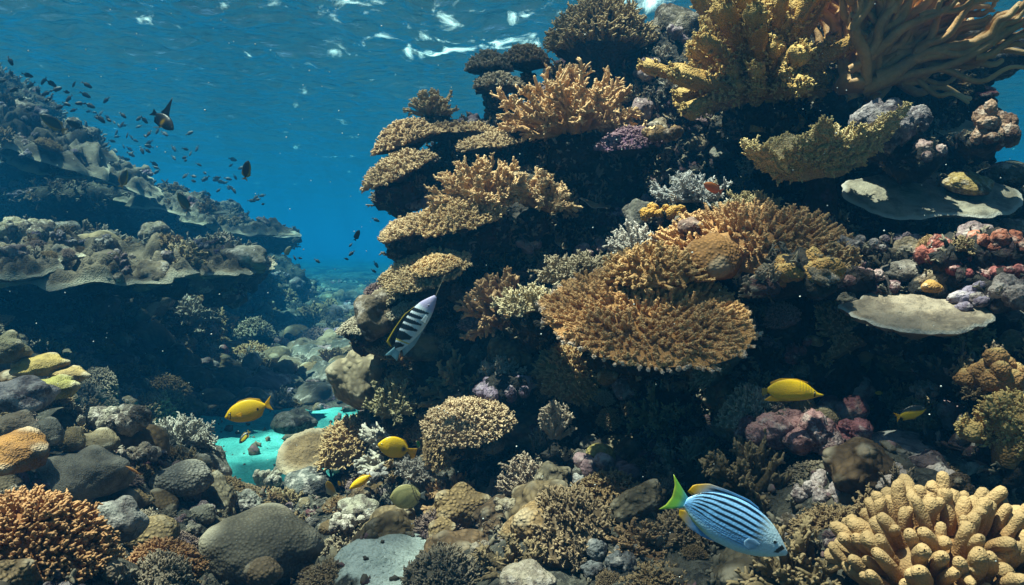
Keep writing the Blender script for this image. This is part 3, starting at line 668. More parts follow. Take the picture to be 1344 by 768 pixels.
 ('table', 38, 748, 2.3, 96, dict(ry=1, H=.95, N=1300, L=.18, r=.0068, knobs=2, depth=.3, sup=0, wild=.2), (.20, .10, .04), 'finger_coral', 'coral', 'rust brown bristling coral mound with pale tips in the bottom left corner'),
 ('table', 212, 752, 2.7, 52, dict(ry=1, H=.72, N=620, L=.14, r=.0055, knobs=3, depth=.4), (.20, .10, .042), 'cushion_coral', 'coral', 'dark brown bristly coral with golden tips at the bottom edge'),
 ('knob', 125, 752, 2.4, 38, dict(n=12, r0=.45, rough=.03, mat='smooth'), (.34, .28, .21), 'boulder_coral', 'coral', 'smooth beige lump between the two brown finger corals'),
 ('lump', 342, 722, 4.0, 80, dict(sy=.95, sz=.66, lobes=4, amp=.25, rough=.012, mat='brain', sub=6), (.21, .185, .14), 'brain_coral', 'coral', 'largest grey-tan brain coral at the bottom left of the sand'),
 ('lump', 346, 752, 3.4, 24, dict(sy=1, sz=.85, lobes=3, amp=.15, mat='brain'), (.24, .185, .12), 'brain_coral', 'coral', 'small brown ball coral in front of the largest brain coral'),
 ('plate', 404, 590, 5.8, 42, dict(ry=1.0, dish=-.06, wav=.08, lean=(-.18, -.62), thick=.045, amp=.06, mat='smooth'), (.22, .165, .095), 'mushroom_coral', 'coral', 'rounded tan mushroom plate tilted over the turquoise sand'),
 ('lump', 242, 632, 4.6, 42, dict(sy=.9, sz=.62, lobes=2, amp=.3, rough=.02, mat='maze', sharp=2.5), (.27, .25, .215), 'brain_coral', 'coral', 'grey net-patterned conical coral left of the turquoise sand'),
 ('lump', 200, 700, 3.6, 38, dict(sy=1, sz=.55, lobes=2, amp=.15, mat='maze'), (.31, .25, .14), 'brain_coral', 'coral', 'low tan striped dome between grey rock and largest brain coral'),
 ('lump', 155, 690, 3.2, 34, dict(sy=1, sz=1.05, lobes=6, amp=.3, rough=.05, mat='crust'), (.38, .36, .32), 'boulder_coral', 'coral', 'whitish grey rock right behind the rust brown finger coral'),
 ('lump', 112, 628, 4.0, 56, dict(sy=1, sz=.66, lobes=6, amp=.35, rough=.05, rf=7, mat='smooth'), (.21, .19, .155), 'boulder_coral', 'coral', 'broad smooth grey-brown boulder above the rust brown finger coral'),
 ('lump', 20, 598, 3.4, 46, dict(sy=1, sz=.72, lobes=5, amp=.3, rough=.05, rf=7, mat='smooth'), (.27, .15, .045), 'boulder_coral', 'coral', 'smooth amber boulder at the left edge'),
 ('lump', 18, 562, 3.8, 32, dict(sy=1, sz=.7, lobes=3, amp=.35, rough=.07, rf=6, mat='smooth'), (.34, .28, .20), 'boulder_coral', 'coral', 'beige boulder peeping over the amber one'),
 ('lump', 28, 522, 4.2, 46, dict(sy=1, sz=.55, lobes=8, amp=.35, mat='crust'), (.36, .32, .31), 'boulder_coral', 'coral', 'pale mauve-grey lumpy boulder at the left edge under the olive lumps'),
 ('lump', 8, 462, 4.9, 26, dict(sy=1, sz=1, lobes=6, amp=.4, rough=.07, rf=6, mat='smooth'), (.15, .145, .09), 'boulder_coral', 'coral', 'dark olive boulder highest at the left edge of the slope'),
 ('lump', 55, 482, 5.0, 34, dict(sy=1, sz=.5, lobes=5, amp=.35, mat='smooth'), (.35, .29, .10), 'boulder_coral', 'coral', 'mustard lump beside the dark olive boulder'),
 ('lump', 90, 494, 5.0, 26, dict(sy=1, sz=.5, lobes=4, amp=.4, rough=.07, rf=6, mat='smooth'), (.36, .29, .13), 'boulder_coral', 'coral', 'tan-yellow lump at the top right of the olive group'),
 ('lump', 72, 512, 4.7, 30, dict(sy=1, sz=.62, lobes=5, amp=.4, rough=.07, rf=6, mat='smooth'), (.29, .30, .10), 'boulder_coral', 'coral', 'moss green lump below the mustard lump'),
 ('lump', 58, 572, 4.0, 28, dict(sy=1, sz=.85, lobes=3, amp=.35, rough=.07, rf=6, mat='smooth'), (.25, .235, .19), 'boulder_coral', 'coral', 'round grey boulder right of the beige boulder'),
 ('lump', 92, 580, 4.2, 22, dict(sy=1, sz=.9, lobes=3, amp=.35, rough=.07, rf=6, mat='smooth'), (.31, .255, .15), 'boulder_coral', 'coral', 'upright tan pebble-like coral in the row above the broad grey boulder'),
 ('lump', 132, 582, 4.4, 28, dict(sy=1, sz=.6, lobes=4, amp=.35, rough=.07, rf=6, mat='smooth'), (.29, .25, .16), 'boulder_coral', 'coral', 'tan low boulder at the right end of the pebble row'),
 ('knob', 155, 552, 4.8, 44, dict(n=26, spread=(1, .7, .5), r0=.3), (.26, .24, .19), 'encrusted_rock', 'rock', 'rough grey rock above the pebble row'),
 ('bush', 235, 585, 5.4, 50, dict(H=.7, n=44, twigs=12, r=.008, zmin=-.05), (.27, .26, .22), 'bushy_coral', 'coral', 'grey twiggy mound at the left shore of the turquoise sand'),
 ('lump', 172, 658, 4.2, 24, dict(sy=1, sz=.6, lobes=3, mat='maze'), (.33, .25, .13), 'brain_coral', 'coral', 'small tan netted coral beside the broad grey boulder'),
 ('knob', 188, 600, 4.6, 26, dict(n=16, r0=.32), (.26, .22, .17), 'knobbly_coral', 'coral', 'brown knobbly coral behind the broad grey boulder'),
 ('knob', 312, 662, 4.9, 30, dict(n=22, r0=.3, spread=(1, .8, .5)), (.22, .21, .18), 'knobbly_coral', 'coral', 'dark grey knobbly mound at the sand edge above the largest brain coral'),
 ('knob', 352, 628, 6.0, 20, dict(n=16, r0=.3), (.26, .24, .19), 'knobbly_coral', 'coral', 'small rubble knob on the sand left of the mushroom plate'),
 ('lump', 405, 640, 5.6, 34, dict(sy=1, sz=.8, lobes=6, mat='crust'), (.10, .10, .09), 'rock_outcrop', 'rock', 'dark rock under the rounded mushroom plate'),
 ('lump', 385, 556, 7.2, 30, dict(sy=1, sz=.6, lobes=7, mat='crust'), (.20, .20, .16), 'boulder_coral', 'coral', 'dark coral mound at the far side of the turquoise sand'),
 ('lump', 470, 672, 4.7, 30, dict(sy=1, sz=.7, lobes=9, amp=.4, mat='crust'), (.30, .28, .22), 'boulder_coral', 'coral', 'speckled grey head left of the lower sand patch'),
 ('knob', 490, 625, 4.9, 18, dict(n=14, r0=.32), (.38, .35, .33), 'knobbly_coral', 'coral', 'pale knob beside the low yellow fish'),
 ('knob', 452, 690, 4.4, 24, dict(n=18, r0=.28), (.38, .34, .29), 'knobbly_coral', 'coral', 'pale knobbly rubble at the upper left of the lower sand'),
 ('bush', 545, 625, 4.5, 32, dict(H=.7, n=30, twigs=11, r=.006), (.28, .25, .22), 'bushy_coral', 'coral', 'grey-brown twig coral right of the yellow spotted fish'),
 ('knob', 438, 755, 3.9, 26, dict(n=22, r0=.3), (.27, .25, .20), 'knobbly_coral', 'coral', 'grey knobbly coral at the bottom edge left of the sand'),
 ('lump', 592, 752, 3.7, 28, dict(sy=1, sz=.6, lobes=9, amp=.35, mat='crust'), (.27, .24, .19), 'boulder_coral', 'coral', 'grey-brown head at the bottom edge right of the sand'),
 # left ledges
 ('plate', 120, 345, 6.7, 155, dict(ry=.72, wav=.14, lean=(.10, -.30), thick=.05, amp=.20, f=2.2, rough=1, sup=0), (.15, .127, .09), 'shelf_coral', 'coral', 'wide pale shelf coral with a wavy lit rim over the left cave'),
 ('plate', 262, 347, 7.3, 90, dict(ry=.7, wav=.10, lean=(.08, -.25), thick=.045, amp=.16, f=2.2, rough=1, sup=0), (.145, .122, .086), 'shelf_coral', 'coral', 'shelf coral at the right end of the lower left ledge'),
 ('plate', 10, 345, 6.2, 95, dict(ry=.7, wav=.12, lean=(.05, -.3), thick=.05, amp=.2, f=2.2, rough=1, sup=0), (.14, .118, .085), 'shelf_coral', 'coral', 'shelf coral at the left edge of the lower left ledge'),
 ('plate', 15, 172, 10.2, 140, dict(ry=.6, wav=.14, lean=(.42, -.35), thick=.05, amp=.2, f=2.2, rough=1, sup=0), (.13, .115, .09), 'shelf_coral', 'coral', 'topmost pale shelf coral of the upper left ledge'),
 ('plate', 112, 222, 11.0, 95, dict(ry=.6, wav=.14, lean=(.30, -.3), thick=.05, amp=.2, f=2.2, rough=1, sup=0), (.13, .115, .09), 'shelf_coral', 'coral', 'middle pale shelf coral of the upper left ledge'),
 ('plate', 225, 268, 12, 70, dict(ry=.6, wav=.10, lean=(.12, -.25), thick=.05, amp=.2, f=2.2, rough=1, sup=0), (.13, .118, .092), 'shelf_coral', 'coral', 'thin shelf coral under the black fish on the upper ledge'),
 ('plate', 310, 297, 13, 66, dict(ry=.6, wav=.10, lean=(.15, -.25), thick=.05, amp=.2, f=2.2, rough=1, sup=0), (.13, .118, .092), 'shelf_coral', 'coral', 'long thin shelf coral near the right end of the upper ledge'),
 ('plate', 356, 298, 15.5, 38, dict(ry=.8, wav=.08, lean=(.22, -.2), thick=.06, amp=.1, dish=-.12, sup=0), (.27, .26, .22), 'shelf_coral', 'coral', 'rounded shelf coral ending the upper left ledge against blue water'),
 ('lump', 90, 300, 7.9, 17, dict(sy=1, sz=.62, lobes=5, mat='crust', sup=0), (.36, .34, .28), 'boulder_coral', 'coral', 'round pale boulder standing alone at the back of the lower ledge'),
 ('lump', 132, 322, 7.6, 32, dict(sy=1, sz=.6, lobes=5, mat='smooth', sup=0), (.37, .31, .19), 'boulder_coral', 'coral', 'smooth tan hump in the middle of the lower ledge'),
 ('table', 225, 335, 7.8, 30, dict(ry=1, H=.5, N=520, L=.26, r=.013, knobs=4, sup=0), (.31, .26, .17), 'cushion_coral', 'coral', 'tan cushion coral behind the middle of the lower ledge rim'),
 ('bush', 250, 350, 7.5, 22, dict(H=.9, n=26, twigs=9, r=.010, sup=0), (.36, .28, .16), 'bushy_coral', 'coral', 'golden bush on the right part of the lower ledge'),
 ('bush', 290, 348, 8.0, 30, dict(H=.7, n=30, twigs=9, r=.010, sup=0), (.28, .24, .17), 'bushy_coral', 'coral', 'brown bush at the right end of the lower ledge'),
 ('knob', 180, 352, 7.1, 28, dict(n=18, sup=0), (.30, .25, .17), 'knobbly_coral', 'coral', 'rough brown knobs on the middle of the lower ledge'),
 ('knob', 75, 345, 6.9, 40, dict(n=22, spread=(1, .7, .4), sup=0), (.30, .25, .18), 'knobbly_coral', 'coral', 'rough tan knobs behind the wavy rim of the lower ledge'),
 ('knob', 25, 305, 7.4, 44, dict(n=24, spread=(1, .7, .5), sup=0), (.32, .29, .20), 'knobbly_coral', 'coral', 'pale rough mound at the left edge of the lower ledge'),
 ('lump', 205, 308, 8.4, 22, dict(sy=1, sz=.8, lobes=6, mat='crust', sup=0), (.24, .21, .15), 'boulder_coral', 'coral', 'dark brown head at the back of the lower ledge'),
 ('knob', 85, 185, 11.0, 38, dict(n=20, sup=0), (.22, .19, .15), 'knobbly_coral', 'coral', 'dark knobbly coral near the top of the upper left ledge'),
 ('lump', 110, 196, 11.4, 20, dict(sy=1, sz=1, lobes=6, mat='crust', sup=0), (.16, .12, .11), 'boulder_coral', 'coral', 'dark reddish head beside the highest knobbly coral of the upper ledge'),
 ('lump', 152, 222, 12.2, 18, dict(sy=1, sz=.9, lobes=6, mat='crust', sup=0), (.17, .15, .13), 'boulder_coral', 'coral', 'dark round head in the middle of the upper ledge skyline'),
 ('lump', 300, 276, 15.5, 18, dict(sy=1, sz=.8, lobes=6, mat='crust', sup=0), (.14, .13, .11), 'boulder_coral', 'coral', 'dark head on the skyline near the right end of the upper ledge'),
 ('bush', 305, 298, 13.4, 24, dict(H=.7, n=22, twigs=8, r=.014, sup=0), (.30, .27, .2), 'bushy_coral', 'coral', 'pale bush on the long thin shelf of the upper ledge'),
 ('lump', 25, 150, 11.0, 26, dict(sy=1, sz=.7, lobes=7, mat='crust', sup=0), (.20, .17, .14), 'boulder_coral', 'coral', 'dark head at the very top left of the upper ledge'),
]

SPEC = [s if not (s[1] < 445 and s[2] < 440) else (s[0], s[1], s[2], s[3] * LEFT_FAR) + s[4:] for s in SPEC]

# ------------------------------------------------------------------ sea floor
def is_floor(s):
    k, px, py = s[0], s[1], s[2]
    return (px < 445 and py > 440) or (px < 600 and py > 600) or py >= 640

def xl(y): return np.interp(y, [0, 2, 4, 6, 9, 12, 16, 25, 45, 150], [.1, -.35, -.95, -1.8, -3.3, -4.6, -5.6, -9, -17, -50])
def xr(y): return np.interp(y, [0, 2, 4, 5, 7, 9, 14, 25, 150], [.6, .3, -.2, -.55, -.75, -1.0, -2.0, -4.0, -20])
def sp(v, k=.25): return k * np.logaddexp(0, v / k)

def h0(x, y):
    p = np.stack([x, y, np.zeros_like(x)], 1)
    base = -1.95 + .42 * np.minimum(sp(xl(y) - x), 3.2) * np.clip(1.15 - y / 40, .35, 1) + .30 * np.minimum(sp(x - xr(y)), 2.5)
    return base

FX, FY, FD = [], [], []
for s in SPEC:
    if is_floor(s):
        k, px, py, d, w = s[:5]; p = P(px, py, d); r = w / F * d
        zt = p.z - {'lump': .25 * s[5].get('sz', 1) * r, 'knob': .1 * r, 'plate': .30 * r + .08, 'table': .3 * r}.get(k, 0.05 * r)
        FX.append(p.x); FY.append(p.y); FD.append(zt)
FX, FY, FD = map(np.array, (FX, FY, FD)); FD = FD - h0(FX, FY)

def P_plane(px, py, z):
    a = P(px, py, 1.0); k = z / a.z; return np.array([a.x * k, a.y * k])
SANDS = [(P_plane(300, 622, -1.95), .62), (P_plane(312, 590, -1.95), .72), (P_plane(345, 572, -1.95), .70), (P_plane(395, 560, -1.95), .6), (P_plane(345, 645, -1.95), .42), (P_plane(432, 553, -1.95), .5),
         ]
SANDS = [(c, r, -1.95) for c, r in SANDS] + [(np.array(P(px, py, d)[:2]), r, P(px, py, d).z) for px, py, d, r in ((505, 706, 3.66, .17), (530, 728, 3.56, .17), (482, 714, 3.66, .12), (548, 750, 3.45, .11))]

def sandmask(x, y):
    m = np.full(len(x), -1.0)
    for c, r, z_ in SANDS: m = np.maximum(m, 1 - np.hypot(x - c[0], (y - c[1]) * .8) / (r * 1.35))
    p = np.stack([x, y, 0 * x], 1)
    return np.clip(.5 + m * 1.3 + np.where(y < 4.4, .50, .55) * fbm(p, 1.5, 4, 71), 0, 1)

def hfun(x, y, lumps=True):
    h = h0(x, y)
    wsum = np.zeros_like(x); s = np.zeros_like(x)
    for fx, fy, fd in zip(FX, FY, FD):
        w = np.exp(-((x - fx) ** 2 + (y - fy) ** 2) / (2 * .30 ** 2)); s += w * fd; wsum += w
    h = h + s / (wsum + .25)
    sm = sandmask(x, y)
    for c, r, z_ in SANDS:
        w = np.exp(-((x - c[0]) ** 2 + (y - c[1]) ** 2) / (2 * (r * .9) ** 2)); h = h * (1 - w) + w * z_
    if lumps:
        p = np.stack([x, y, 0 * x], 1)
        n = .34 * fbm(p, .55, 3, 5) + .20 * np.abs(fbm(p, 1.9, 3, 15)) + .07 * fbm(p, 6, 3, 25)
        h = h + n * (1 - np.clip(sm * 1.6 - .3, 0, 1)) + .035 * fbm(p, 2.5, 3, 35) + .012 * np.sin(7 * x + 16 * y + 5 * fbm(p, 1.2, 2, 36)) * sm
    return h

def axis(lo, hi, step, far):
    mid = np.arange(lo, hi, step); g = step * 1.09 ** np.arange(1, 90); a = hi + np.cumsum(g); b = lo - np.cumsum(g)
    return np.concatenate([b[b > -far][::-1], [] , mid, a[a < far]])
gx = axis(-9, 5, .06, 420); gy = np.arange(1.0, 18, .06); gg = np.cumsum(.06 * 1.05 ** np.arange(1, 150)); gy = np.concatenate([1 - gg[gg < 30][::-1], gy, 18 + gg[gg < 400]])
GX, GY = np.meshgrid(gx, gy, indexing='ij')
GZ = hfun(GX.ravel(), GY.ravel())
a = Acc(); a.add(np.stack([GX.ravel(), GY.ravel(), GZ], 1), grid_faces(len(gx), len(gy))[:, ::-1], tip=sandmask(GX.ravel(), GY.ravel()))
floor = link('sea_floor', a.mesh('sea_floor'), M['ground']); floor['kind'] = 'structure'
floor_me = floor.data
def mesh_bvh(me):
    n = len(me.vertices); v = np.empty(n * 3, np.float32); me.vertices.foreach_get('co', v)
    return BVHTree.FromPolygons([tuple(q) for q in v.reshape(-1, 3).tolist()], [tuple(p.vertices) for p in me.polygons])
floor_bvh = mesh_bvh(floor_me)

# ------------------------------------------------------------------ reef rock
def blob_rock(name, blobs, voxel, mat, amp, seed):
    acc = Acc(); d, f = ico(4)
    for c, r in blobs: acc.add(np.array(c) + d * np.array(r), T3=f)
    me = acc.mesh(name + '_raw'); o = bpy.data.objects.new(name + '_raw', me); COL.objects.link(o)
    md = o.modifiers.new('r', 'REMESH'); md.mode = 'VOXEL'; md.voxel_size = voxel
    dg = bpy.context.evaluated_depsgraph_get(); m2 = bpy.data.meshes.new_from_object(o.evaluated_get(dg))
    bpy.data.objects.remove(o); bpy.data.meshes.remove(me)
    n = len(m2.vertices); V = np.empty(n * 3); m2.vertices.foreach_get('co', V); V = V.reshape(-1, 3)
    N = np.empty(n * 3); m2.vertices.foreach_get('normal', N); N = N.reshape(-1, 3)
    s = amp
    V = V + N * (s * 1.0 * fbm(V, 1.1 / (s * 4), 3, seed))[:, None]
    V = V + N * (s * .55 * (np.abs(fbm(V, 3.2 / (s * 4), 3, seed + 7)) * 2 - .5))[:, None]
    V = V + (s * .30) * np.stack([fbm(V, 9 / (s * 4), 3, seed + q) for q in (20, 31, 42)], 1)
    m2.vertices.foreach_set('co', V.astype(np.float32).ravel()); m2.update()
    m2.polygons.foreach_set('use_smooth', np.ones(len(m2.polygons), bool)); m2.name = name
    ob = bpy.data.objects.new(name, m2); COL.objects.link(ob); m2.materials.clear(); m2.materials.append(mat); ob['kind'] = 'structure'
    return ob

def B(px, py, d, rx, ry, rz): return (P(px, py, d), (rx, ry, rz))
right = [B(900, 215, 6.9, 1.25, 1.1, 1.15), B(1110, 190, 6.2, 1.0, 1.0, 1.15), B(1250, 420, 5.6, 1.0, 1.0, 1.0), B(760, 330, 6.2, .75, .8, .8), B(650, 225, 6.5, .5, .6, .4),
         B(610, 345, 5.9, .40, .5, .36), B(700, 470, 5.6, .80, .8, .75), B(900, 540, 5.2, 1.1, 1.0, 1.0), B(1150, 540, 5.0, 1.2, .9, 1.0), B(610, 620, 5.4, .55, .8, .55),
         B(800, 690, 4.6, .9, .8, .55), B(1000, 700, 4.2, .9, .7, .55), B(1250, 690, 3.9, .8, .7, .55), B(790, 130, 6.9, .5, .5, .45), B(1000, 120, 6.4, .8, .6, .6), B(1190, 160, 6.2, .5, .6, .5),
         B(530, 500, 6.0, .32, .5, .32), B(520, 600, 6.0, .40, .6, .45), B(1010, 440, 4.35, .36, .5, .35), B(1060, 470, 4.2, .26, .4, .3), B(1290, 440, 4.3, .4, .5, .35), B(1340, 560, 3.7, .3, .5, .5)]
for s in SPEC:
    k, px, py, d, w, op = s[:6]
    if is_floor(s) or op.get('sup', 1) == 0: continue
    r = w / F * d; f = op.get('sup', 1); c = P(px, py, d)
    dn = {'table': .55, 'bush': .42, 'plate': .5, 'lump': .2, 'knob': .15, 'soft': .40, 'elkhorn': .2, 'cup': .95, 'fingers': .5}[k]
    q = min(r, .38)
    kk = .45 if k == 'plate' else (.35 if k in ('elkhorn',) else .62)
    if k == 'plate': c = c + Vector((0, .55 * r, 0)); dn = .35
    right.append((c + Vector((0, .45 * q + .22, -dn * q)), (kk * q * f, .5 * q + .30, .42 * q * f)))
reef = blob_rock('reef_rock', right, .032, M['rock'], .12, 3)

left = [B(40, 345, 8.3, 1.5, 1.3, .30), B(200, 352, 8.6, 1.1, 1.0, .26), B(295, 358, 9.6, .45, .8, .16), B(60, 430, 10.6, 2.2, 1.8, .9), B(-60, 345, 8.8, 1.2, 1.3, .35),
        B(10, 215, 12.8, 1.7, 1.2, .36), B(130, 268, 13.0, 1.4, 1.4, .40), B(240, 297, 14.8, 1.3, 1.4, .32), B(330, 312, 16.8, .95, 1.2, .26), B(-80, 150, 13.8, 1.9, 1.5, .8), B(20, 190, 13.9, 1.4, 1.3, .45),
        B(70, 330, 14.5, 2.6, 1.6, .9), B(220, 380, 17.5, 2.2, 2.0, 1.2), B(310, 385, 21, 1.9, 2.5, 1.2), B(355, 430, 27, 2.2, 3, 1.2), B(180, 460, 14.5, 2.4, 1.6, .9), B(380, 430, 36, 2.6, 4, 1.3), B(-200, 300, 12, 2.5, 3, 2.2)]
left = [(c * LEFT_FAR, tuple(q * LEFT_FAR for q in r)) for c, r in left]
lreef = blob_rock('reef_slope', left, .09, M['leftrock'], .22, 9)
reef_bvh = mesh_bvh(reef.data); lreef_bvh = mesh_bvh(lreef.data)

# ------------------------------------------------------------------ water surface and the water itself
def water_mat():
    m, nt = new_mat('water_surface_skin'); g = NT(nt)
    geo = g.n('ShaderNodeNewGeometry'); pos = geo.outputs['Position']
    n = g.noise(pos, 1.9, 5, .6, .5)
    nb = g.bump(n, .8, .14)
    dt = g.n('ShaderNodeVectorMath'); dt.operation = 'DOT_PRODUCT'; g.l(nb, dt.inputs[0]); g.l(geo.outputs['Incoming'], dt.inputs[1])
    cosv = g.math('ABSOLUTE', dt.outputs['Value'])
    tr = g.ramp(cosv, .46, .80)                        # total internal reflection below the critical angle
    # noise tinted into the transparency stands in for caustics and broad sun patches
    w = g.n('ShaderNodeTexNoise'); g.l(pos, w.inputs['Vector']); w.inputs['Scale'].default_value = 1.4; w.inputs['Detail'].default_value = 2
    ad = g.n('ShaderNodeVectorMath'); ad.operation = 'MULTIPLY_ADD'; g.l(w.outputs[1], ad.inputs[0]); ad.inputs[1].default_value = (.55,) * 3; g.l(pos, ad.inputs[2])
    v = g.vor(ad.outputs[0], 2.3, 'SMOOTH_F1')
    caus = g.ramp(v.outputs['Distance'], .15, .75)
    mo = g.n('ShaderNodeMapping'); g.l(pos, mo.inputs[0]); mo.inputs['Location'].default_value = LIGHT_SHIFT
    pn = g.noise(mo.outputs[0], .85, 3, .55, .3); patch = g.ramp(pn, .40, .56, .20, 1.0)
    tcol = g.mix(1.0, g.mix(caus, (.55, .55, .55), (1.0, 1.0, 1.0)), patch, 'MULTIPLY')
    t = g.n('ShaderNodeBsdfTransparent'); g.l(tcol, t.inputs[0])
    gl = g.n('ShaderNodeBsdfGlossy'); gl.inputs['Roughness'].default_value = .08; gl.inputs['Color'].default_value = (.85, .92, .95, 1); g.l(nb, gl.inputs['Normal'])
    mx = g.n('ShaderNodeMixShader'); g.l(tr, mx.inputs[0]); g.l(gl.outputs[0], mx.inputs[1]); g.l(t.outputs[0], mx.inputs[2])
    # sun glints painted on the surface as pale translucent patches
    mp = g.n('ShaderNodeMapping'); g.l(pos, mp.inputs[0]); mp.inputs['Scale'].default_value = (1, .55, 1)
    f1 = g.noise(mp.outputs[0], .85, 7, .66, .6)
    ds = g.n('ShaderNodeVectorMath'); ds.operation = 'DISTANCE'; g.l(pos, ds.inputs[0]); ds.inputs[1].default_value = (-1.0, 18.5, SURF_Z)
    bias = g.math('MULTIPLY', g.ramp(ds.outputs['Value'], 2.0, 11.0), .125)
    glint = g.ramp(g.math('SUBTRACT', f1, bias), .515, .72)
    tl = g.n('ShaderNodeBsdfTranslucent'); tl.inputs[0].default_value = (.8, .82, .82, 1)
    m2 = g.n('ShaderNodeMixShader'); g.l(g.math('MULTIPLY', glint, .75), m2.inputs[0]); g.l(mx.outputs[0], m2.inputs[1]); g.l(tl.outputs[0], m2.inputs[2])
    o = g.n('ShaderNodeOutputMaterial'); g.l(m2.outputs[0], o.inputs['Surface']); return m
wx = axis(-14, 14, .12, 420); gg = np.cumsum(.12 * 1.045 ** np.arange(1, 150)); wy = np.concatenate([4 - gg[gg < 34][::-1], np.arange(4, 34, .12), 34 + gg[gg < 390]])
WX, WY = np.meshgrid(wx, wy, indexing='ij'); wp = np.stack([WX.ravel(), WY.ravel() * .75, np.zeros(WX.size)], 1)
WZ = SURF_Z + .16 * fbm(wp, .55, 3, 90) + .11 * (1 - 2 * np.abs(fbm(wp + .5, 1.15, 3, 95)))
a = Acc(); a.add(np.stack([WX.ravel(), WY.ravel(), WZ], 1), grid_faces(len(wx), len(wy)))
ws = link('water_surface', a.mesh('water_surface'), water_mat()); ws['kind'] = 'structure'

def haze_mat():
    m, nt = new_mat('sea_water_haze')
    v = nt.nodes.new('ShaderNodeVolumePrincipled'); o = nt.nodes.new('ShaderNodeOutputMaterial')
    v.inputs['Density Attribute'].default_value = ''; v.inputs['Color Attribute'].default_value = ''; v.inputs['Temperature Attribute'].default_value = ''
    sa = np.array([.042, .0092, .0036]); ss = np.array([.0003, .0041, .0098]); den = .10
    col = ss / den; ab = (1 - np.clip(sa / den / (1 - col), 0, 1)) ** 2
    v.inputs['Density'].default_value = den; v.inputs['Color'].default_value = (*col, 1); v.inputs['Absorption Color'].default_value = (*ab, 1)
    v.inputs['Anisotropy'].default_value = .25
    nt.links.new(v.outputs[0], o.inputs['Volume'])
    try: m.cycles.homogeneous_volume = True
    except Exception: pass
    return m
x0, x1, y0, y1, z0, z1 = -425, 425, -38, 430, float(GZ.min()) - 1.0, float(WZ.max()) + .15
c8 = np.array([[x, y, z] for x in (x0, x1) for y in (y0, y1) for z in (z0, z1)])
a = Acc(); a.add(c8, [[0, 1, 3, 2], [4, 6, 7, 5], [0, 4, 5, 1], [2, 3, 7, 6], [0, 2, 6, 4], [1, 5, 7, 3]])
hz = link('haze', a.mesh('haze'), haze_mat()); hz['kind'] = 'stuff'
for p_ in hz.data.polygons: p_.use_smooth = False

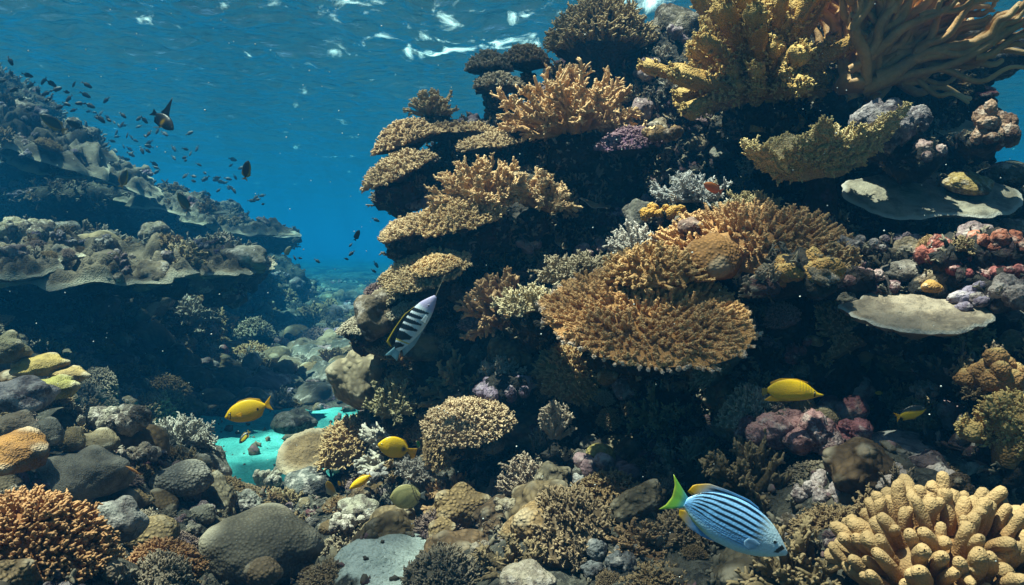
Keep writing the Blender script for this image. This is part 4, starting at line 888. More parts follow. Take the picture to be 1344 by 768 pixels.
# ------------------------------------------------------------------ grow the corals
KEEP = []; LEDGES = []; RIMS = []
def grow(i, s):
    kind, px, py, d, w, op, col, name, cat, label = s
    col = warm(col); r = w / F * d; loc = P(px, py, d); seed = 100 + i; lean = op.get('lean', (0, -.05)); spin = (i * 1.7) % 6.28
    if not op.get('rough'): KEEP.append((loc, r))
    else: RIMS.append((loc, r))
    def single(acc, mat, sc_noise=0, q=None):
        o = link(name, acc.mesh(name), M[mat], None, col, loc); o.rotation_mode = 'QUATERNION'
        o.rotation_quaternion = q if q is not None else lean_quat(lean, spin); return tag(o, label, cat)
    if kind == 'table':
        cr, st = g_table(r, r * op.get('ry', 1), r * op.get('H', .2), seed, op.get('N', 500), r * op.get('L', .1), op.get('r', .007), op.get('knobs', 5),
                         r * op.get('depth', .3), r * op.get('droop', 0), op.get('stalk', .3), op.get('amp', .12), S=6, knoblen=op.get('knoblen', .2), rim=op.get('rim', 0), wild=op.get('wild', .28), out=op.get('out', 1), kr=op.get('kr', .62))
        t = tag(empty(name, loc, lean_quat(lean)), label, cat)
        link('crown', cr.mesh('crown'), M['branch'], t, col); link('stalk', st.mesh('stalk'), M['rock'], t, col)
    elif kind == 'bush':
        a = g_bush(r, r * op.get('H', 1), seed, op.get('n', 26), op.get('twigs', 14), op.get('r', .008), op.get('knobs', 4), op.get('zmin', .05), fan=op.get('fan'), tl=op.get('tl', .28))
        single(a, 'branch', q=lean_quat(lean, 0))
    elif kind == 'lump':
        a = g_lump(r, r * op.get('sy', 1), r * op.get('sz', .8), seed, op.get('lobes', 6), op.get('amp', .3), op.get('sub', 5), op.get('rough', .04), op.get('rf', 5), sharp=op.get('sharp', 5))
        single(a, op.get('mat', 'smooth'), q=lean_quat(lean, 0))
    elif kind == 'knob':
        a = g_knob(r * .85, seed, op.get('n', 14), op.get('spread', (1, .8, .8)), r0=op.get('r0', .34), rough=op.get('rough', .1)); single(a, op.get('mat', 'crust'), q=lean_quat(lean, 0))
    elif kind == 'plate':
        a = g_plate(r, r * op['ry'], seed, op.get('thick', .02), op.get('wav', .05) * r, op.get('amp', .1), op.get('dish', 0) * r, f=op.get('f', 1.6))
        if op.get('rough'):
            V = a.V[0]; a.V[0] = V + np.array([0, 0, 1]) * (.16 * r * np.clip(np.abs(fbm(V, 5 / r, 4, seed)) * 2.2 - .15, 0, 1) * np.clip((1 - a.T[0]) * 7, 0, 1))[:, None]
        o_ = single(a, 'ledge' if op.get('rough') else op.get('mat', 'plate'), q=lean_quat(lean, 0))
        if op.get('rough'): LEDGES.append(o_)
    elif kind == 'cup':
        cr, st = g_cup(r, r * op['H'], seed)
        t = tag(empty(name, loc, lean_quat((0, -.12))), label, cat)
        link('crown', cr.mesh('crown'), M['soft'], t, col); link('stalk', st.mesh('stalk'), M['rock'], t, col)
    else:
        if kind == 'fingers': base, parts = g_finger_list(r, r * op['H'], seed, op['n'], op['L'], op['r'], S=op.get('S', 14)); pn, mt = 'finger', 'finger'
        elif kind == 'soft': base, parts = g_soft_lobes(r, r * op['H'], seed, op['n'], op['r']); pn, mt = 'lobe', 'soft'
        else: base, parts = g_elkhorn(r, seed, op['n'], r=op['r']); pn, mt = 'branch', 'leather'
        t = tag(empty(name, loc), label, cat)
        link('base', base.mesh('base'), M[mt], t, tuple(c * .9 for c in col))
        for a in parts[:100]: link(pn, a.mesh(pn), M[mt], t, col)
        if len(parts) > 100:
            rest = Acc()
            for a in parts[100:]:
                n0 = rest.n
                for V, T in zip(a.V, a.T): rest.add(V, tip=T)
                rest.Q += [q + n0 for q in a.Q]
            link('finger_fringe', rest.mesh('finger_fringe'), M[mt], t, col)['kind'] = 'stuff'
for i, s in enumerate(SPEC): grow(i, s)

# ------------------------------------------------------------------ smaller corals and rocks on the rock faces (copies that share meshes)
def proto_meshes():
    out = {}
    out['tuft'] = [g_bush(.10, .09, 900 + q, 22, 9, .0055, 3, -.05, tl=.32).mesh('tuft') for q in range(4)]
    out['cushion'] = []
    for q in range(4):
        cr, st = g_table(.10, .085, .04 + .012 * q, 920 + q, 420, .020, .0036, 3, .04, 0, .3, .16, S=5)
        cr.V[0:0] = []; n0 = cr.n
        for V, T in zip(st.V, st.T): pass
        for Q in st.Q: cr.Q.append(Q + cr.n)
        cr.V += st.V; cr.T += [t * 0 for t in st.T]; cr.n += st.n
        out['cushion'].append(cr.mesh('cushion'))
    out['head'] = [g_lump(.09, .08, .065, 940 + q, 7, .4, 4, .07, 7).mesh('head') for q in range(4)]
    out['maze'] = [g_lump(.09, .08, .07, 950 + q, 8, .35, 5, .05, 10).mesh('maze') for q in range(3)]
    out['dome'] = [g_lump(.09, .085, .062, 960 + q, 3, .2, 4, .015, 5).mesh('dome') for q in range(3)]
    out['knobs'] = [g_knob(.085, 980 + q, 11, (1, .9, .6), sub=3, r0=.36).mesh('knobs') for q in range(4)]
    out['fan'] = [g_bush(.09, .13, 990 + q, 16, 9, .004, 3, .35, fan=.35, tl=.3).mesh('fan') for q in range(2)]
    out['plate'] = [g_plate(.11, .09, 995 + q, .010, .02, .16, nr=12, npn=48).mesh('plate') for q in range(2)]
    return out
PROTO = proto_meshes()
KINDS = {  # mesh family: material, name, category, words, colours
 'tuft': ('branch', 'bushy_coral', 'coral', 'twiggy tuft coral', [(.30, .22, .12), (.22, .18, .10), (.34, .31, .26), (.27, .17, .09)]),
 'cushion': ('branch', 'cushion_coral', 'coral', 'bristly cushion coral', [(.32, .23, .12), (.25, .19, .12), (.33, .29, .22), (.22, .15, .17)]),
 'head': ('crust', 'boulder_coral', 'coral', 'lobed rough coral head', [(.24, .22, .18), (.28, .23, .16), (.18, .17, .14), (.26, .19, .20)]),
 'dome': ('brain', 'brain_coral', 'coral', 'rounded netted coral dome', [(.30, .25, .16), (.27, .25, .20), (.26, .19, .10)]),
 'maze': ('maze', 'maze_coral', 'coral', 'pebbled tan coral head', [(.34, .27, .16), (.29, .25, .17), (.31, .22, .13)]),
 'knobs': ('crust', 'encrusted_rock', 'rock', 'knobbly crusted rock', [(.27, .24, .21), (.34, .23, .25), (.20, .15, .19), (.25, .11, .14), (.28, .24, .34), (.22, .15, .27)]),
 'fan': ('branch', 'fan_coral', 'coral', 'little upright fan coral', [(.28, .22, .16), (.33, .28, .20)]),
 'plate': ('plate', 'plate_coral', 'coral', 'thin ledge of plate coral', [(.28, .25, .19), (.33, .26, .17)]),
}
for fam, (mt, *_r) in KINDS.items():
    for me in PROTO[fam]: me.materials.append(M[mt])

CAMS = [Vector((0, 0, 0)), Vector((.5, 0, .15)), Vector((-.5, 0, .1)), Vector((0, 0, .3))]
BVHS = [('reef', reef_bvh), ('slope', lreef_bvh), ('floor', floor_bvh)]
for o_ in LEDGES:
    mw = Matrix.LocRotScale(o_.location, o_.rotation_quaternion, None)
    BVHS.append(('slope', BVHTree.FromPolygons([mw @ v.co for v in o_.data.vertices], [tuple(p.vertices) for p in o_.data.polygons])))
def shoot(px, py, org):
    t = P(px, py, 1.0).normalized(); best = None
    for nm, bv in BVHS:
        h = bv.ray_cast(org, t)
        if h[0] is not None and (best is None or h[3] < best[3]): best = (h[0], h[1], nm, h[3])
    return best
PLACED = []
import re
def short(lab):
    w = re.split(r' (?:in|at|on|below|above|of|behind|right|left|just|beside|under|with|between|standing|sticking|sweeping|poking|overhanging|against|over|near|lying|leaning|tucked|jutting|climbing|ending|cut|peeping|highest|lowest|resting|half|tilted|growing|by|among|covering|alone|and|to|from|through|only|hidden) ', lab)[0].split()
    return ' '.join(w[:7])
LAND = [(s_[1], s_[2], s_[3], short(s_[9])) for s_ in SPEC]
def tone(c):
    r, g, b = c; mx = max(c); sat = (mx - min(c)) / mx
    if b > g * 1.12: return 'lilac' if mx > .27 else 'plum'
    if r > g * 1.55: return 'reddish' if b > g * .8 else 'rust'
    if sat < .32: return 'pale grey' if mx > .24 else 'grey'
    return 'tan' if mx > .30 else ('brown' if mx > .17 else 'dark')
USED = set()
def where(loc, nth=0):
    v = loc.z * math.cos(PITCH) + loc.y * math.sin(PITCH); dd = loc.y * math.cos(PITCH) - loc.z * math.sin(PITCH)
    px, py = 672 + loc.x / dd * F, 384 - v / dd * F
    b = sorted(LAND, key=lambda q: math.hypot(q[0] - px, q[1] - py) + 22 * abs(q[2] - dd))[nth]; dx, dy = px - b[0], py - b[1]
    rel = ('right of' if dx > 0 else 'left of') if abs(dx) > abs(dy) else ('below' if dy > 0 else 'above')
    return rel + ' the ' + b[3]
rr_ = random.Random(5)
def scatter(n, box, fams, size, zone_label, group, want=None, keep=.9, gap=.8, colmul=1.0, maxd=40, minup=-.35):
    made = 0; tries = 0
    while made < n and tries < n * 30:
        tries += 1
        px = rr_.uniform(box[0], box[2]); py = rr_.uniform(box[1], box[3])
        if (445 < px < 572 and 688 < py) or (335 < px < 480 and 545 < py < 655) or (965 < px < 1165 and 535 < py < 705): continue
        h = shoot(px, py, rr_.choice(CAMS))
        if h is None or h[3] > maxd or (want and h[2] not in want): continue
        loc, nrm, nm, dist = h
        if nrm.dot(Vector((0, 0, 0)) - loc) < 0: nrm = -nrm if nm != 'floor' else nrm
        if nrm.z < minup: continue
        if any(.80 * r < math.hypot(loc.x - q.x, (loc.y - q.y) * 1.35) < 1.25 * r and abs(loc.z - q.z) < .6 * r for q, r in RIMS): continue
        if nm == 'floor' and sandmask(np.array([loc.x]), np.array([loc.y]))[0] > .38: continue
        s = rr_.uniform(*size) * (.55 + .45 * min(dist / 4.5, 3.2))
        if any((loc - q).length < (s * .1 + r) * gap * .9 for q, r in PLACED): continue
        if any((loc - q).length < r * keep for q, r in KEEP): continue
        fam = rr_.choice(fams); mt, name, cat, words, cols = KINDS[fam]
        o = bpy.data.objects.new(name, rr_.choice(PROTO[fam])); COL.objects.link(o)
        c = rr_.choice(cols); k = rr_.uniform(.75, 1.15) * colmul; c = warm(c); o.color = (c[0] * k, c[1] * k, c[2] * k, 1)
        up = (nrm * .8 + Vector((0, 0, .9)) + Vector((rr_.gauss(0, .2), rr_.gauss(0, .2), 0))).normalized()
        o.rotation_mode = 'QUATERNION'; o.rotation_quaternion = Vector((0, 0, 1)).rotation_difference(up) @ Quaternion((0, 0, 1), rr_.uniform(0, 6.28))
        q = rr_.uniform(.8, 1.2); o.scale = (s * q, s / q, s * rr_.uniform(.8, 1.25)); o.location = loc - up * .012 * s
        PLACED.append((loc, s * .1)); made += 1
        for nth in range(14):
            lab = ' '.join((('small' if s < .75 else 'large' if s > 1.35 else 'medium') + ' ' + tone((c[0] * k, c[1] * k, c[2] * k)) + ' ' + words + ' ' + where(loc, nth)).split()[:16])
            if lab not in USED: break
        USED.add(lab); tag(o, lab, cat, 'lobed coral heads of the reef' if 'above the dark coral mound' in lab else words + 's ' + group)
    return made
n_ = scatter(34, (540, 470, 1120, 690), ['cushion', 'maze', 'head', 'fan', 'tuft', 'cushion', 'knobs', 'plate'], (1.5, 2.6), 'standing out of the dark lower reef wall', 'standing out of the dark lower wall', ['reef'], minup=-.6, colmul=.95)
n_ += scatter(34, (560, 600, 1110, 768), ['maze', 'maze', 'cushion', 'tuft', 'cushion'], (1.4, 2.6), 'on the shadowed floor at the bottom of the picture', 'on the shadowed floor at the bottom', ['floor'], colmul=.42, keep=.7)  # coral colours darkened here in place of the reef's shadow
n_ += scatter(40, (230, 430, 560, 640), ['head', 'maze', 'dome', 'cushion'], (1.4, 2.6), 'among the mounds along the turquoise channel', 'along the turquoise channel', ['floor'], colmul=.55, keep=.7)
n_ += scatter(150, (470, 60, 1344, 480), ['tuft', 'cushion', 'head', 'knobs', 'knobs', 'tuft', 'plate', 'head'], (.55, 1.35), 'on the shaded upper face of the right reef', 'on the upper face of the right reef', ['reef'], colmul=.85)
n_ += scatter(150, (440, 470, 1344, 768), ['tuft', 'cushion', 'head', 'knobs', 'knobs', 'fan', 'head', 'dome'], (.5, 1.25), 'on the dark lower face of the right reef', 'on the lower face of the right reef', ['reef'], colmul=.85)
n_ += scatter(130, (560, 600, 1344, 768), ['knobs', 'maze', 'cushion', 'cushion', 'tuft', 'head', 'maze', 'fan'], (.5, 1.6), 'on the rubble floor below the right reef', 'on the floor below the right reef', ['floor'], colmul=.36)  # shade below the reef put into these darker colours
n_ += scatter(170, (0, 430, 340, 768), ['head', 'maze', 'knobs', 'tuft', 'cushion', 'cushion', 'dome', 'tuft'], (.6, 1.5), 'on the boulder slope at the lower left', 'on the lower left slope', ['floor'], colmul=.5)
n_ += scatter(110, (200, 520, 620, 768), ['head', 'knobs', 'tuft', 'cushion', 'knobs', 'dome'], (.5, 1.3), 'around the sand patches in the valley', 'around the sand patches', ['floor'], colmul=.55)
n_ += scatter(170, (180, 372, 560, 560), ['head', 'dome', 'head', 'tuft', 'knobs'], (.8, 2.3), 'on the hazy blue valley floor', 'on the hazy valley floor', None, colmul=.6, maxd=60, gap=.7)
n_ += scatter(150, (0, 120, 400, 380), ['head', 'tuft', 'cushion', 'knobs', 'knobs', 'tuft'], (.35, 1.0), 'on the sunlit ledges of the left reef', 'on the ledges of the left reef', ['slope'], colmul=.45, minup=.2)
n_ += scatter(40, (0, 380, 420, 480), ['head', 'knobs', 'head'], (.7, 1.4), 'on the dark flank under the left ledges', 'under the left ledges', ['slope'], colmul=.35, maxd=50)  # darker colours stand in for the shade under the ledges

# fine living crust nobody could count, on the rock faces
def growth_mat():
    m, nt = new_mat('reef_growth_skin'); g = NT(nt)
    geo = g.n('ShaderNodeNewGeometry').outputs['Position']
    n0 = g.noise(geo, 3.1, 4, .6); n1 = g.noise(geo, 7.7, 4, .6); n2 = g.noise(geo, 2.3, 3, .6); n3 = g.noise(geo, 60, 3, .6)
    c = g.mix(g.ramp(n0, .42, .58), (.065, .053, .04), (.13, .10, .066)); c = g.mix(g.ramp(n1, .55, .63), c, (.16, .085, .09)); c = g.mix(g.ramp(n2, .56, .66), c, (.18, .165, .15))
    c = g.mix(g.math('MULTIPLY', g.ramp(g.attr('tip').outputs['Fac'], .4, 1), .5), c, (.30, .25, .18))
    g.finish(c, .85, g.bump(n3, .5, .006), .2); return m
M['growth'] = growth_mat()
def growth(name, ob, n, ymax, L, r, seed, box=None):
    rng = np.random.default_rng(seed); me = ob.data; k = len(me.polygons)
    c = np.empty(k * 3); me.polygons.foreach_get('center', c); c = c.reshape(-1, 3)
    nr = np.empty(k * 3); me.polygons.foreach_get('normal', nr); nr = nr.reshape(-1, 3)
    ar = np.empty(k); me.polygons.foreach_get('area', ar)
    ok = (c[:, 1] < ymax) & ((nr * -c).sum(1) > -.1) & (nr[:, 2] > -.6)
    if box is not None: ok &= (c[:, 0] > box[0]) & (c[:, 0] < box[1]) & (c[:, 1] > box[2])
    if ob is floor: ok &= sandmask(c[:, 0], c[:, 1]) < .35
    cl = fbm(c, 2.6, 3, seed); ar = ar * ok * np.clip(cl + .35, 0, 1)
    i = rng.choice(k, n, p=ar / ar.sum()); Bp = c[i] + rng.normal(0, .012, (n, 3)); D = nr[i] + [0, 0, .5] + rng.normal(0, .45, (n, 3))
    a = Acc(); branchlets(a, Bp - unit(nr[i]) * .012, D, L * rng.uniform(.35, 1.3, n), r * rng.uniform(.6, 1.5, n), 4, 5, rng, knoblen=.35)
    o = link(name, a.mesh(name), M['growth']); o['kind'] = 'stuff'; o['label'] = 'fine crust of twiggy growth covering the rock'; o['category'] = 'growth'
growth('reef_growth', reef, 14000, 6.6, .045, .008, 1)
growth('ledge_growth', lreef, 9000, 23, .12, .022, 2)
growth('floor_growth', floor, 5000, 9, .035, .010, 3, (-4.5, 3, 1.8))
# (growth on the sand is prevented by its own mask in the next pass)

def rubble(name, n, box, seed, sand=False, rmax=.024):
    rng = np.random.default_rng(seed); d, f = ico(2); a = Acc(); k = 0
    x = rng.uniform(box[0], box[1], n * 3); y = rng.uniform(box[2], box[3], n * 3); p = np.stack([x, y, 0 * x], 1)
    ok = (sandmask(x, y) > .6) if sand else ((sandmask(x, y) < .4) & (fbm(p, 1.4, 3, seed) > -.25)); x, y = x[ok][:n], y[ok][:n]; z = hfun(x, y)
    for i in range(len(x)):
        r = .007 + rmax * rng.random() ** 3; sc = rng.uniform(.5, 1.6, 3)
        rr = 1 + .55 * vn(d * 1.9 + i * 2.3, seed) + .35 * vn(d * 5.0 + i, seed + 1)
        a.add(np.array([x[i], y[i], z[i] + r * .3]) + d * rr[:, None] * r * sc, T3=f, tip=rng.random() ** 2 * .9)
    o = link(name, a.mesh(name), M['growth']); o['kind'] = 'stuff'; o['label'] = 'loose coral rubble and pebbles lying on the floor'; o['category'] = 'rubble'
rubble('coral_rubble', 1500, (-2.4, 2.6, 1.7, 5.6), 4)
rubble('sand_pebbles', 130, (-4.2, -.2, 4.6, 10), 6, True, .06)
rubble('sand_grit', 30, (-1.1, -.1, 3.2, 4.2), 8, True, .016)
by = {}
for o_ in COL.objects:
    if 'label' in o_ and o_.parent is None: by.setdefault(o_['label'], []).append(o_)
for lab, os_ in by.items():
    if len(os_) > 1:
        for o_ in os_: o_['group'] = 'look-alikes: ' + lab

# ------------------------------------------------------------------ fish
def sm(a, b, x): t = np.clip((x - a) / (b - a), 0, 1); return t * t * (3 - 2 * t)
def mixc(a, b, k): return np.asarray(a, float) * (1 - k[:, None]) + np.asarray(b, float) * k[:, None]
def solid(c): return lambda t, v: np.tile(np.array(c, float), (len(t), 1))

def fin_mesh(base, edge, thick, colf, ns=18, nt=9):
    base = np.array(base, float); edge = np.array(edge, float)
    s = np.linspace(0, 1, ns); t = np.linspace(0, 1, nt)
    def cr(p):
        k = np.linspace(0, 1, len(p)); return np.stack([np.interp(s, k, p[:, c]) for c in range(p.shape[1])], 1)
    Bp, E = cr(base), cr(edge)
    if Bp.shape[1] == 2: Bp = np.insert(Bp, 1, 0, 1); E = np.insert(E, 1, 0, 1)
    G = Bp[:, None] + (E - Bp)[:, None] * t[None, :, None]
    du = np.gradient(G, axis=0); dv = np.gradient(G, axis=1); N = unit(np.cross(du, dv))
    ray = .25 * np.sin(s * 60)[:, None]
    th = thick * (1.05 - .9 * t[None] ** 1.0 + ray * .2) * np.minimum(1, 6 * np.minimum(s, 1 - s) + .25)[:, None]
    S_, T_ = np.meshgrid(s, t, indexing='ij'); col = np.clip(colf(S_.ravel(), T_.ravel()), 0, 1) * (1 - .15 * (np.sin(S_.ravel() * 95) > .5))[:, None]
    a = Acc(); f = grid_faces(ns, nt)
    a.add((G + N * th[..., None]).reshape(-1, 3), f, col=col); a.add((G - N * th[..., None]).reshape(-1, 3), f[:, ::-1], col=col)
    n = ns * nt; rim = [i * nt for i in range(ns)] + [(ns - 1) * nt + j for j in range(1, nt)] + [i * nt + nt - 1 for i in range(ns - 2, -1, -1)] + [j for j in range(nt - 2, 0, -1)]
    a.Q.append(np.array([[rim[i], rim[(i + 1) % len(rim)], rim[(i + 1) % len(rim)] + n, rim[i] + n] for i in range(len(rim))]))
    return a

def make_fish(name, label, cat, px, py, d, len_px, ang, yaw, top, bot, width, colf, fins, eye=(.10, .35, .020), eyecol=(.02, .02, .02), roll=0, group=None, iris=(.5, .45, .25)):
    """top / bot: outline heights from snout (t=0) to the tail root (t=1), in body lengths; x runs forward"""
    L = len_px / F * d; loc = P(px, py, d)
    an, yw = math.radians(ang), math.radians(yaw)
    right_, up_, tow = Vector((1, 0, 0)), Vector((0, math.sin(PITCH), math.cos(PITCH))), Vector((0, -math.cos(PITCH), math.sin(PITCH)))
    fw = (right_ * math.cos(an) + up_ * math.sin(an)) * math.cos(yw) + tow * math.sin(yw)
    fl = 1 if math.cos(an) >= 0 else -1
    upv = (-right_ * math.sin(an) + up_ * math.cos(an)) * fl
    upv = (upv - fw * upv.dot(fw)).normalized(); upv.rotate(Quaternion(fw, math.radians(roll)))
    lat = upv.cross(fw)
    rot = Matrix((fw, lat, upv)).transposed().to_quaternion()
    t0 = tag(empty(name, loc, rot), label, cat, group)
    n, m = (110, 160) if len_px > 45 else (46, 40)
    t = np.linspace(0, 1, n) ** 1.0; k = np.linspace(0, 1, len(top))
    def smooth_interp(y):
        f = np.interp(np.linspace(0, 1, 200), k, y); ker = np.hanning(23); ker /= ker.sum()
        g_ = np.convolve(np.pad(f, 11, 'reflect', reflect_type='odd'), ker, 'valid'); return np.interp(t, np.linspace(0, 1, 200), g_)
    zt, zb = smooth_interp(top), smooth_interp(bot)
    wd = width * (np.minimum(t / .35, 1) ** .6) * np.where(t > .35, 1 - .85 * ((t - .35) / .65) ** 1.4, 1) + .004
    th = np.arange(m) * 2 * np.pi / m
    mid, hh = (zt + zb) / 2, np.maximum((zt - zb) / 2, .003)
    X = (.5 - t)[:, None] * np.ones(m); Y = wd[:, None] * np.sign(np.cos(th)) * np.abs(np.cos(th)) ** 1.15; Z = mid[:, None] + hh[:, None] * np.sin(th)
    V = np.stack([X, Y, Z], -1).reshape(-1, 3); tt = np.repeat(t, m); vv = np.tile(np.sin(th), n)
    a = Acc(); f = grid_faces(n, m, True)
    cc = np.clip(colf(tt, vv), 0, 1)
    cap0 = np.array([[.5 + .006, 0, mid[0]]]); cap1 = np.array([[-.5, 0, mid[-1]]])
    a.add(np.concatenate([V, cap0, cap1]) * L, f, col=np.concatenate([cc, cc[:1], cc[-1:]]))
    i = np.arange(m); j = (i + 1) % m
    a.T3.append(np.stack([np.full(m, n * m), j, i], 1)); a.T3.append(np.stack([np.full(m, n * m + 1), (n - 1) * m + i, (n - 1) * m + j], 1))
    link('body', a.mesh('body'), M['fish'], t0)
    for fn, base, edge, fc in fins:
        fa = fin_mesh(np.array(base) * L, np.array(edge) * L, .006 * L, fc); link(fn, fa.mesh(fn), M['fin'], t0)
    if eye:
        et, ev, er = eye; iz = int(et * (n - 1)); z = mid[iz] + hh[iz] * ev; yy = wd[iz] * math.cos(math.asin(min(.98, abs(ev)))) ** 1.15
        dd, ff = ico(3)
        for sg in (-1, 1):
            ea = Acc(); ea.add(dd * np.array([1, .55, 1]) * er * L, T3=ff); eo = link('eye', ea.mesh('eye'), M['eye'], t0, iris); eo.location = ((.5 - et) * L, sg * yy * L * .93, z * L)
            pa = Acc(); pa.add(dd * np.array([1, .35, 1]) * er * .62 * L, T3=ff); po = link('pupil', pa.mesh('pupil'), M['eye'], eo, (.004, .004, .005)); po.location = (0, sg * er * .38 * L, 0)
    return t0

YEL = (.80, .50, .012); YE2 = (.85, .62, .02)
# blue striped fish
def c_blue(t, v):
    c = mixc((.20, .50, .92), (.28, .56, .92), sm(-.3, .7, v))
    wob = v + .10 * np.sin(t * 3.0)
    bold = np.sin((wob + .28) * 2 * np.pi / .235); st = sm(.0, .30, bold) * sm(.25, .29, t + .06 * np.abs(v - .1)) * (1 - sm(.92, .98, t)) * sm(-.36, -.28, v)
    c = mixc2(c, (.004, .008, .022), st)
    thin = sm(.2, .7, np.sin(wob * 2 * np.pi / .085)) * sm(.36, .46, t) * (1 - sm(-.36, -.30, v)) * sm(-.68, -.6, v) * .85
    c = mixc2(c, (.01, .03, .10), thin)
    c = mixc2(c, (.62, .78, .84), (1 - sm(.20, .38, t)) * .85); c = mixc2(c, (.55, .80, .84), (1 - sm(-.85, -.50, v)) * .8)
    c = mixc2(c, (.60, .56, .04), sm(.55, .9, t) * (1 - sm(-.93, -.78, v)) * .8)
    bar = np.abs(t - (.085 - .045 * v)) < .022; c = mixc2(c, (.008, .01, .014), bar * sm(-.55, -.35, v) * (1 - sm(.55, .7, v)))
    gl = np.exp(-((t - .285) / .018) ** 2 - ((v + .33) / .13) ** 2); return mixc2(c, (.03, .04, .06), np.clip(gl * 1.4, 0, 1))
def mixc2(c, b, k): k = np.asarray(k, float)[:, None]; return c * (1 - k) + np.array(b, float) * k
def f_yel(s, t): return mixc((.14, .40, .80), (.84, .50, .02), sm(.52, .98, s * .85 + t * .30))
def f_dor(s, t): return mixc2(f_yel(s, t), (.004, .008, .022), sm(.10, .22, t) * (1 - sm(.46, .58, t)) * (1 - sm(.62, .72, s)))
def f_tailb(s, t): return mixc2(mixc((.10, .50, .62), (.32, .72, .10), sm(.1, .55, t)), (.75, .62, .05), sm(.75, 1, t) * .5)
make_fish('striped_fish', 'blue fish with bold black lengthwise stripes and green-yellow tail at the lower right', 'fish', 966, 692, 2.2, 146, -25, 4,
          [.0, .09, .16, .205, .23, .245, .245, .23, .205, .16, .045], [-.035, -.10, -.145, -.175, -.195, -.20, -.20, -.185, -.155, -.11, -.035], .075, c_blue,
          [('dorsal_fin', [(.15, .22), (0, .24), (-.2, .225), (-.35, .18), (-.47, .09)], [(.10, .25), (0, .275), (-.2, .27), (-.38, .25), (-.50, .18), (-.52, .10)], f_dor),
           ('anal_fin', [(-.05, -.17), (-.2, -.16), (-.35, -.12), (-.47, -.06)], [(-.08, -.20), (-.22, -.21), (-.38, -.19), (-.50, -.13), (-.52, -.075)], f_yel),
           ('tail_fin', [(-.48, .045), (-.49, 0), (-.48, -.04)], [(-.70, .19), (-.645, .10), (-.625, 0), (-.645, -.09), (-.69, -.16)], f_tailb),
           ('pectoral_fin', [(.235, -.072, -.03), (.225, -.074, -.06), (.215, -.074, -.09)], [(.16, -.09, -.012), (.10, -.105, -.03), (.08, -.11, -.065), (.095, -.11, -.10), (.15, -.10, -.12)], solid((.36, .58, .80))),
           ('pectoral_fin', [(.235, .072, -.03), (.225, .074, -.06), (.215, .074, -.09)], [(.16, .09, -.012), (.10, .105, -.03), (.08, .11, -.065), (.095, .11, -.10), (.15, .10, -.12)], solid((.36, .58, .80)))], eye=(.155, .30, .022), iris=(.30, .38, .42))

def c_tang(t, v):
    c = mixc((.94, .47, .005), (.96, .55, .008), sm(-.4, .8, v))
    c = mixc2(c, (.02, .015, .01), np.exp(-((t - .80) / .030) ** 2 - ((v + .25) / .22) ** 2) > .45)
    for k0 in (.085, .15): c = mixc2(c, (.03, .02, .01), (np.abs(t - k0 - .05 * v) < .012) * (np.abs(v + .1) < .62) * .9)
    return c
YF = solid((.95, .50, .006))
def tangfins(h=.05): return [('dorsal_fin', [(.28, .19), (.1, .255), (-.15, .25), (-.35, .16), (-.43, .07)], [(.24, .21), (.08, .26 + h), (-.17, .26 + h), (-.40, .17 + h), (-.46, .075)], YF),
    ('anal_fin', [(.10, -.24), (-.1, -.24), (-.3, -.18), (-.43, -.06)], [(.06, -.25), (-.12, -.245 - h), (-.34, -.20 - h), (-.46, -.065)], YF),
    ('tail_fin', [(-.47, .04), (-.48, 0), (-.47, -.04)], [(-.68, .20), (-.63, .09), (-.60, 0), (-.62, -.09), (-.65, -.17)], YF),
    ('pectoral_fin', [(.22, -.055, -.02), (.21, -.056, -.07)], [(.09, -.075, .01), (.10, -.085, -.10)], YF), ('pectoral_fin', [(.22, .055, -.02), (.21, .056, -.07)], [(.09, .075, .01), (.10, .085, -.10)], YF)]
TT = [.01, .12, .195, .235, .255, .265, .26, .24, .20, .13, .035]; TB = [-.03, -.11, -.18, -.22, -.24, -.25, -.245, -.22, -.175, -.11, -.035]
make_fish('yellow_fish', 'bright yellow tang-like fish with a black tail spot over the turquoise sand', 'fish', 322, 540, 5.0, 54, 196, 6, TT, TB, .06, c_tang, tangfins(.03), eye=(.14, .28, .022))
def c_spot(t, v):
    c = mixc((.94, .47, .005), (.96, .55, .008), sm(-.4, .8, v)); return mixc2(c, (.03, .02, .012), np.clip(1.4 * np.exp(-((t - .86) / .07) ** 2 - ((v - .0) / .45) ** 2), 0, 1))
make_fish('yellow_fish', 'rounded yellow fish with a dark spot and drooping tail, left of the brown frilled coral', 'fish', 516, 587, 4.2, 40, 168, 8, [.03, .16, .25, .31, .34, .35, .345, .32, .27, .17, .05], [-.04, -.16, -.25, -.30, -.33, -.34, -.335, -.31, -.25, -.15, -.05], .07, c_spot,
          [('dorsal_fin', [(.25, .27), (0, .34), (-.3, .26), (-.43, .12)], [(.22, .29), (0, .37), (-.33, .30), (-.47, .13)], YF), ('anal_fin', [(.2, -.28), (0, -.33), (-.3, -.25), (-.43, -.11)], [(.16, -.30), (0, -.36), (-.33, -.29), (-.47, -.12)], YF),
           ('tail_fin', [(-.47, .05), (-.48, 0), (-.47, -.05)], [(-.80, .10), (-.78, -.02), (-.78, -.12), (-.74, -.24), (-.66, -.28)], solid((.78, .40, .01)))], eye=(.12, .25, .022))
def c_yplain(t, v): return mixc((.94, .50, .008), (.95, .57, .012), sm(-.4, .8, v))
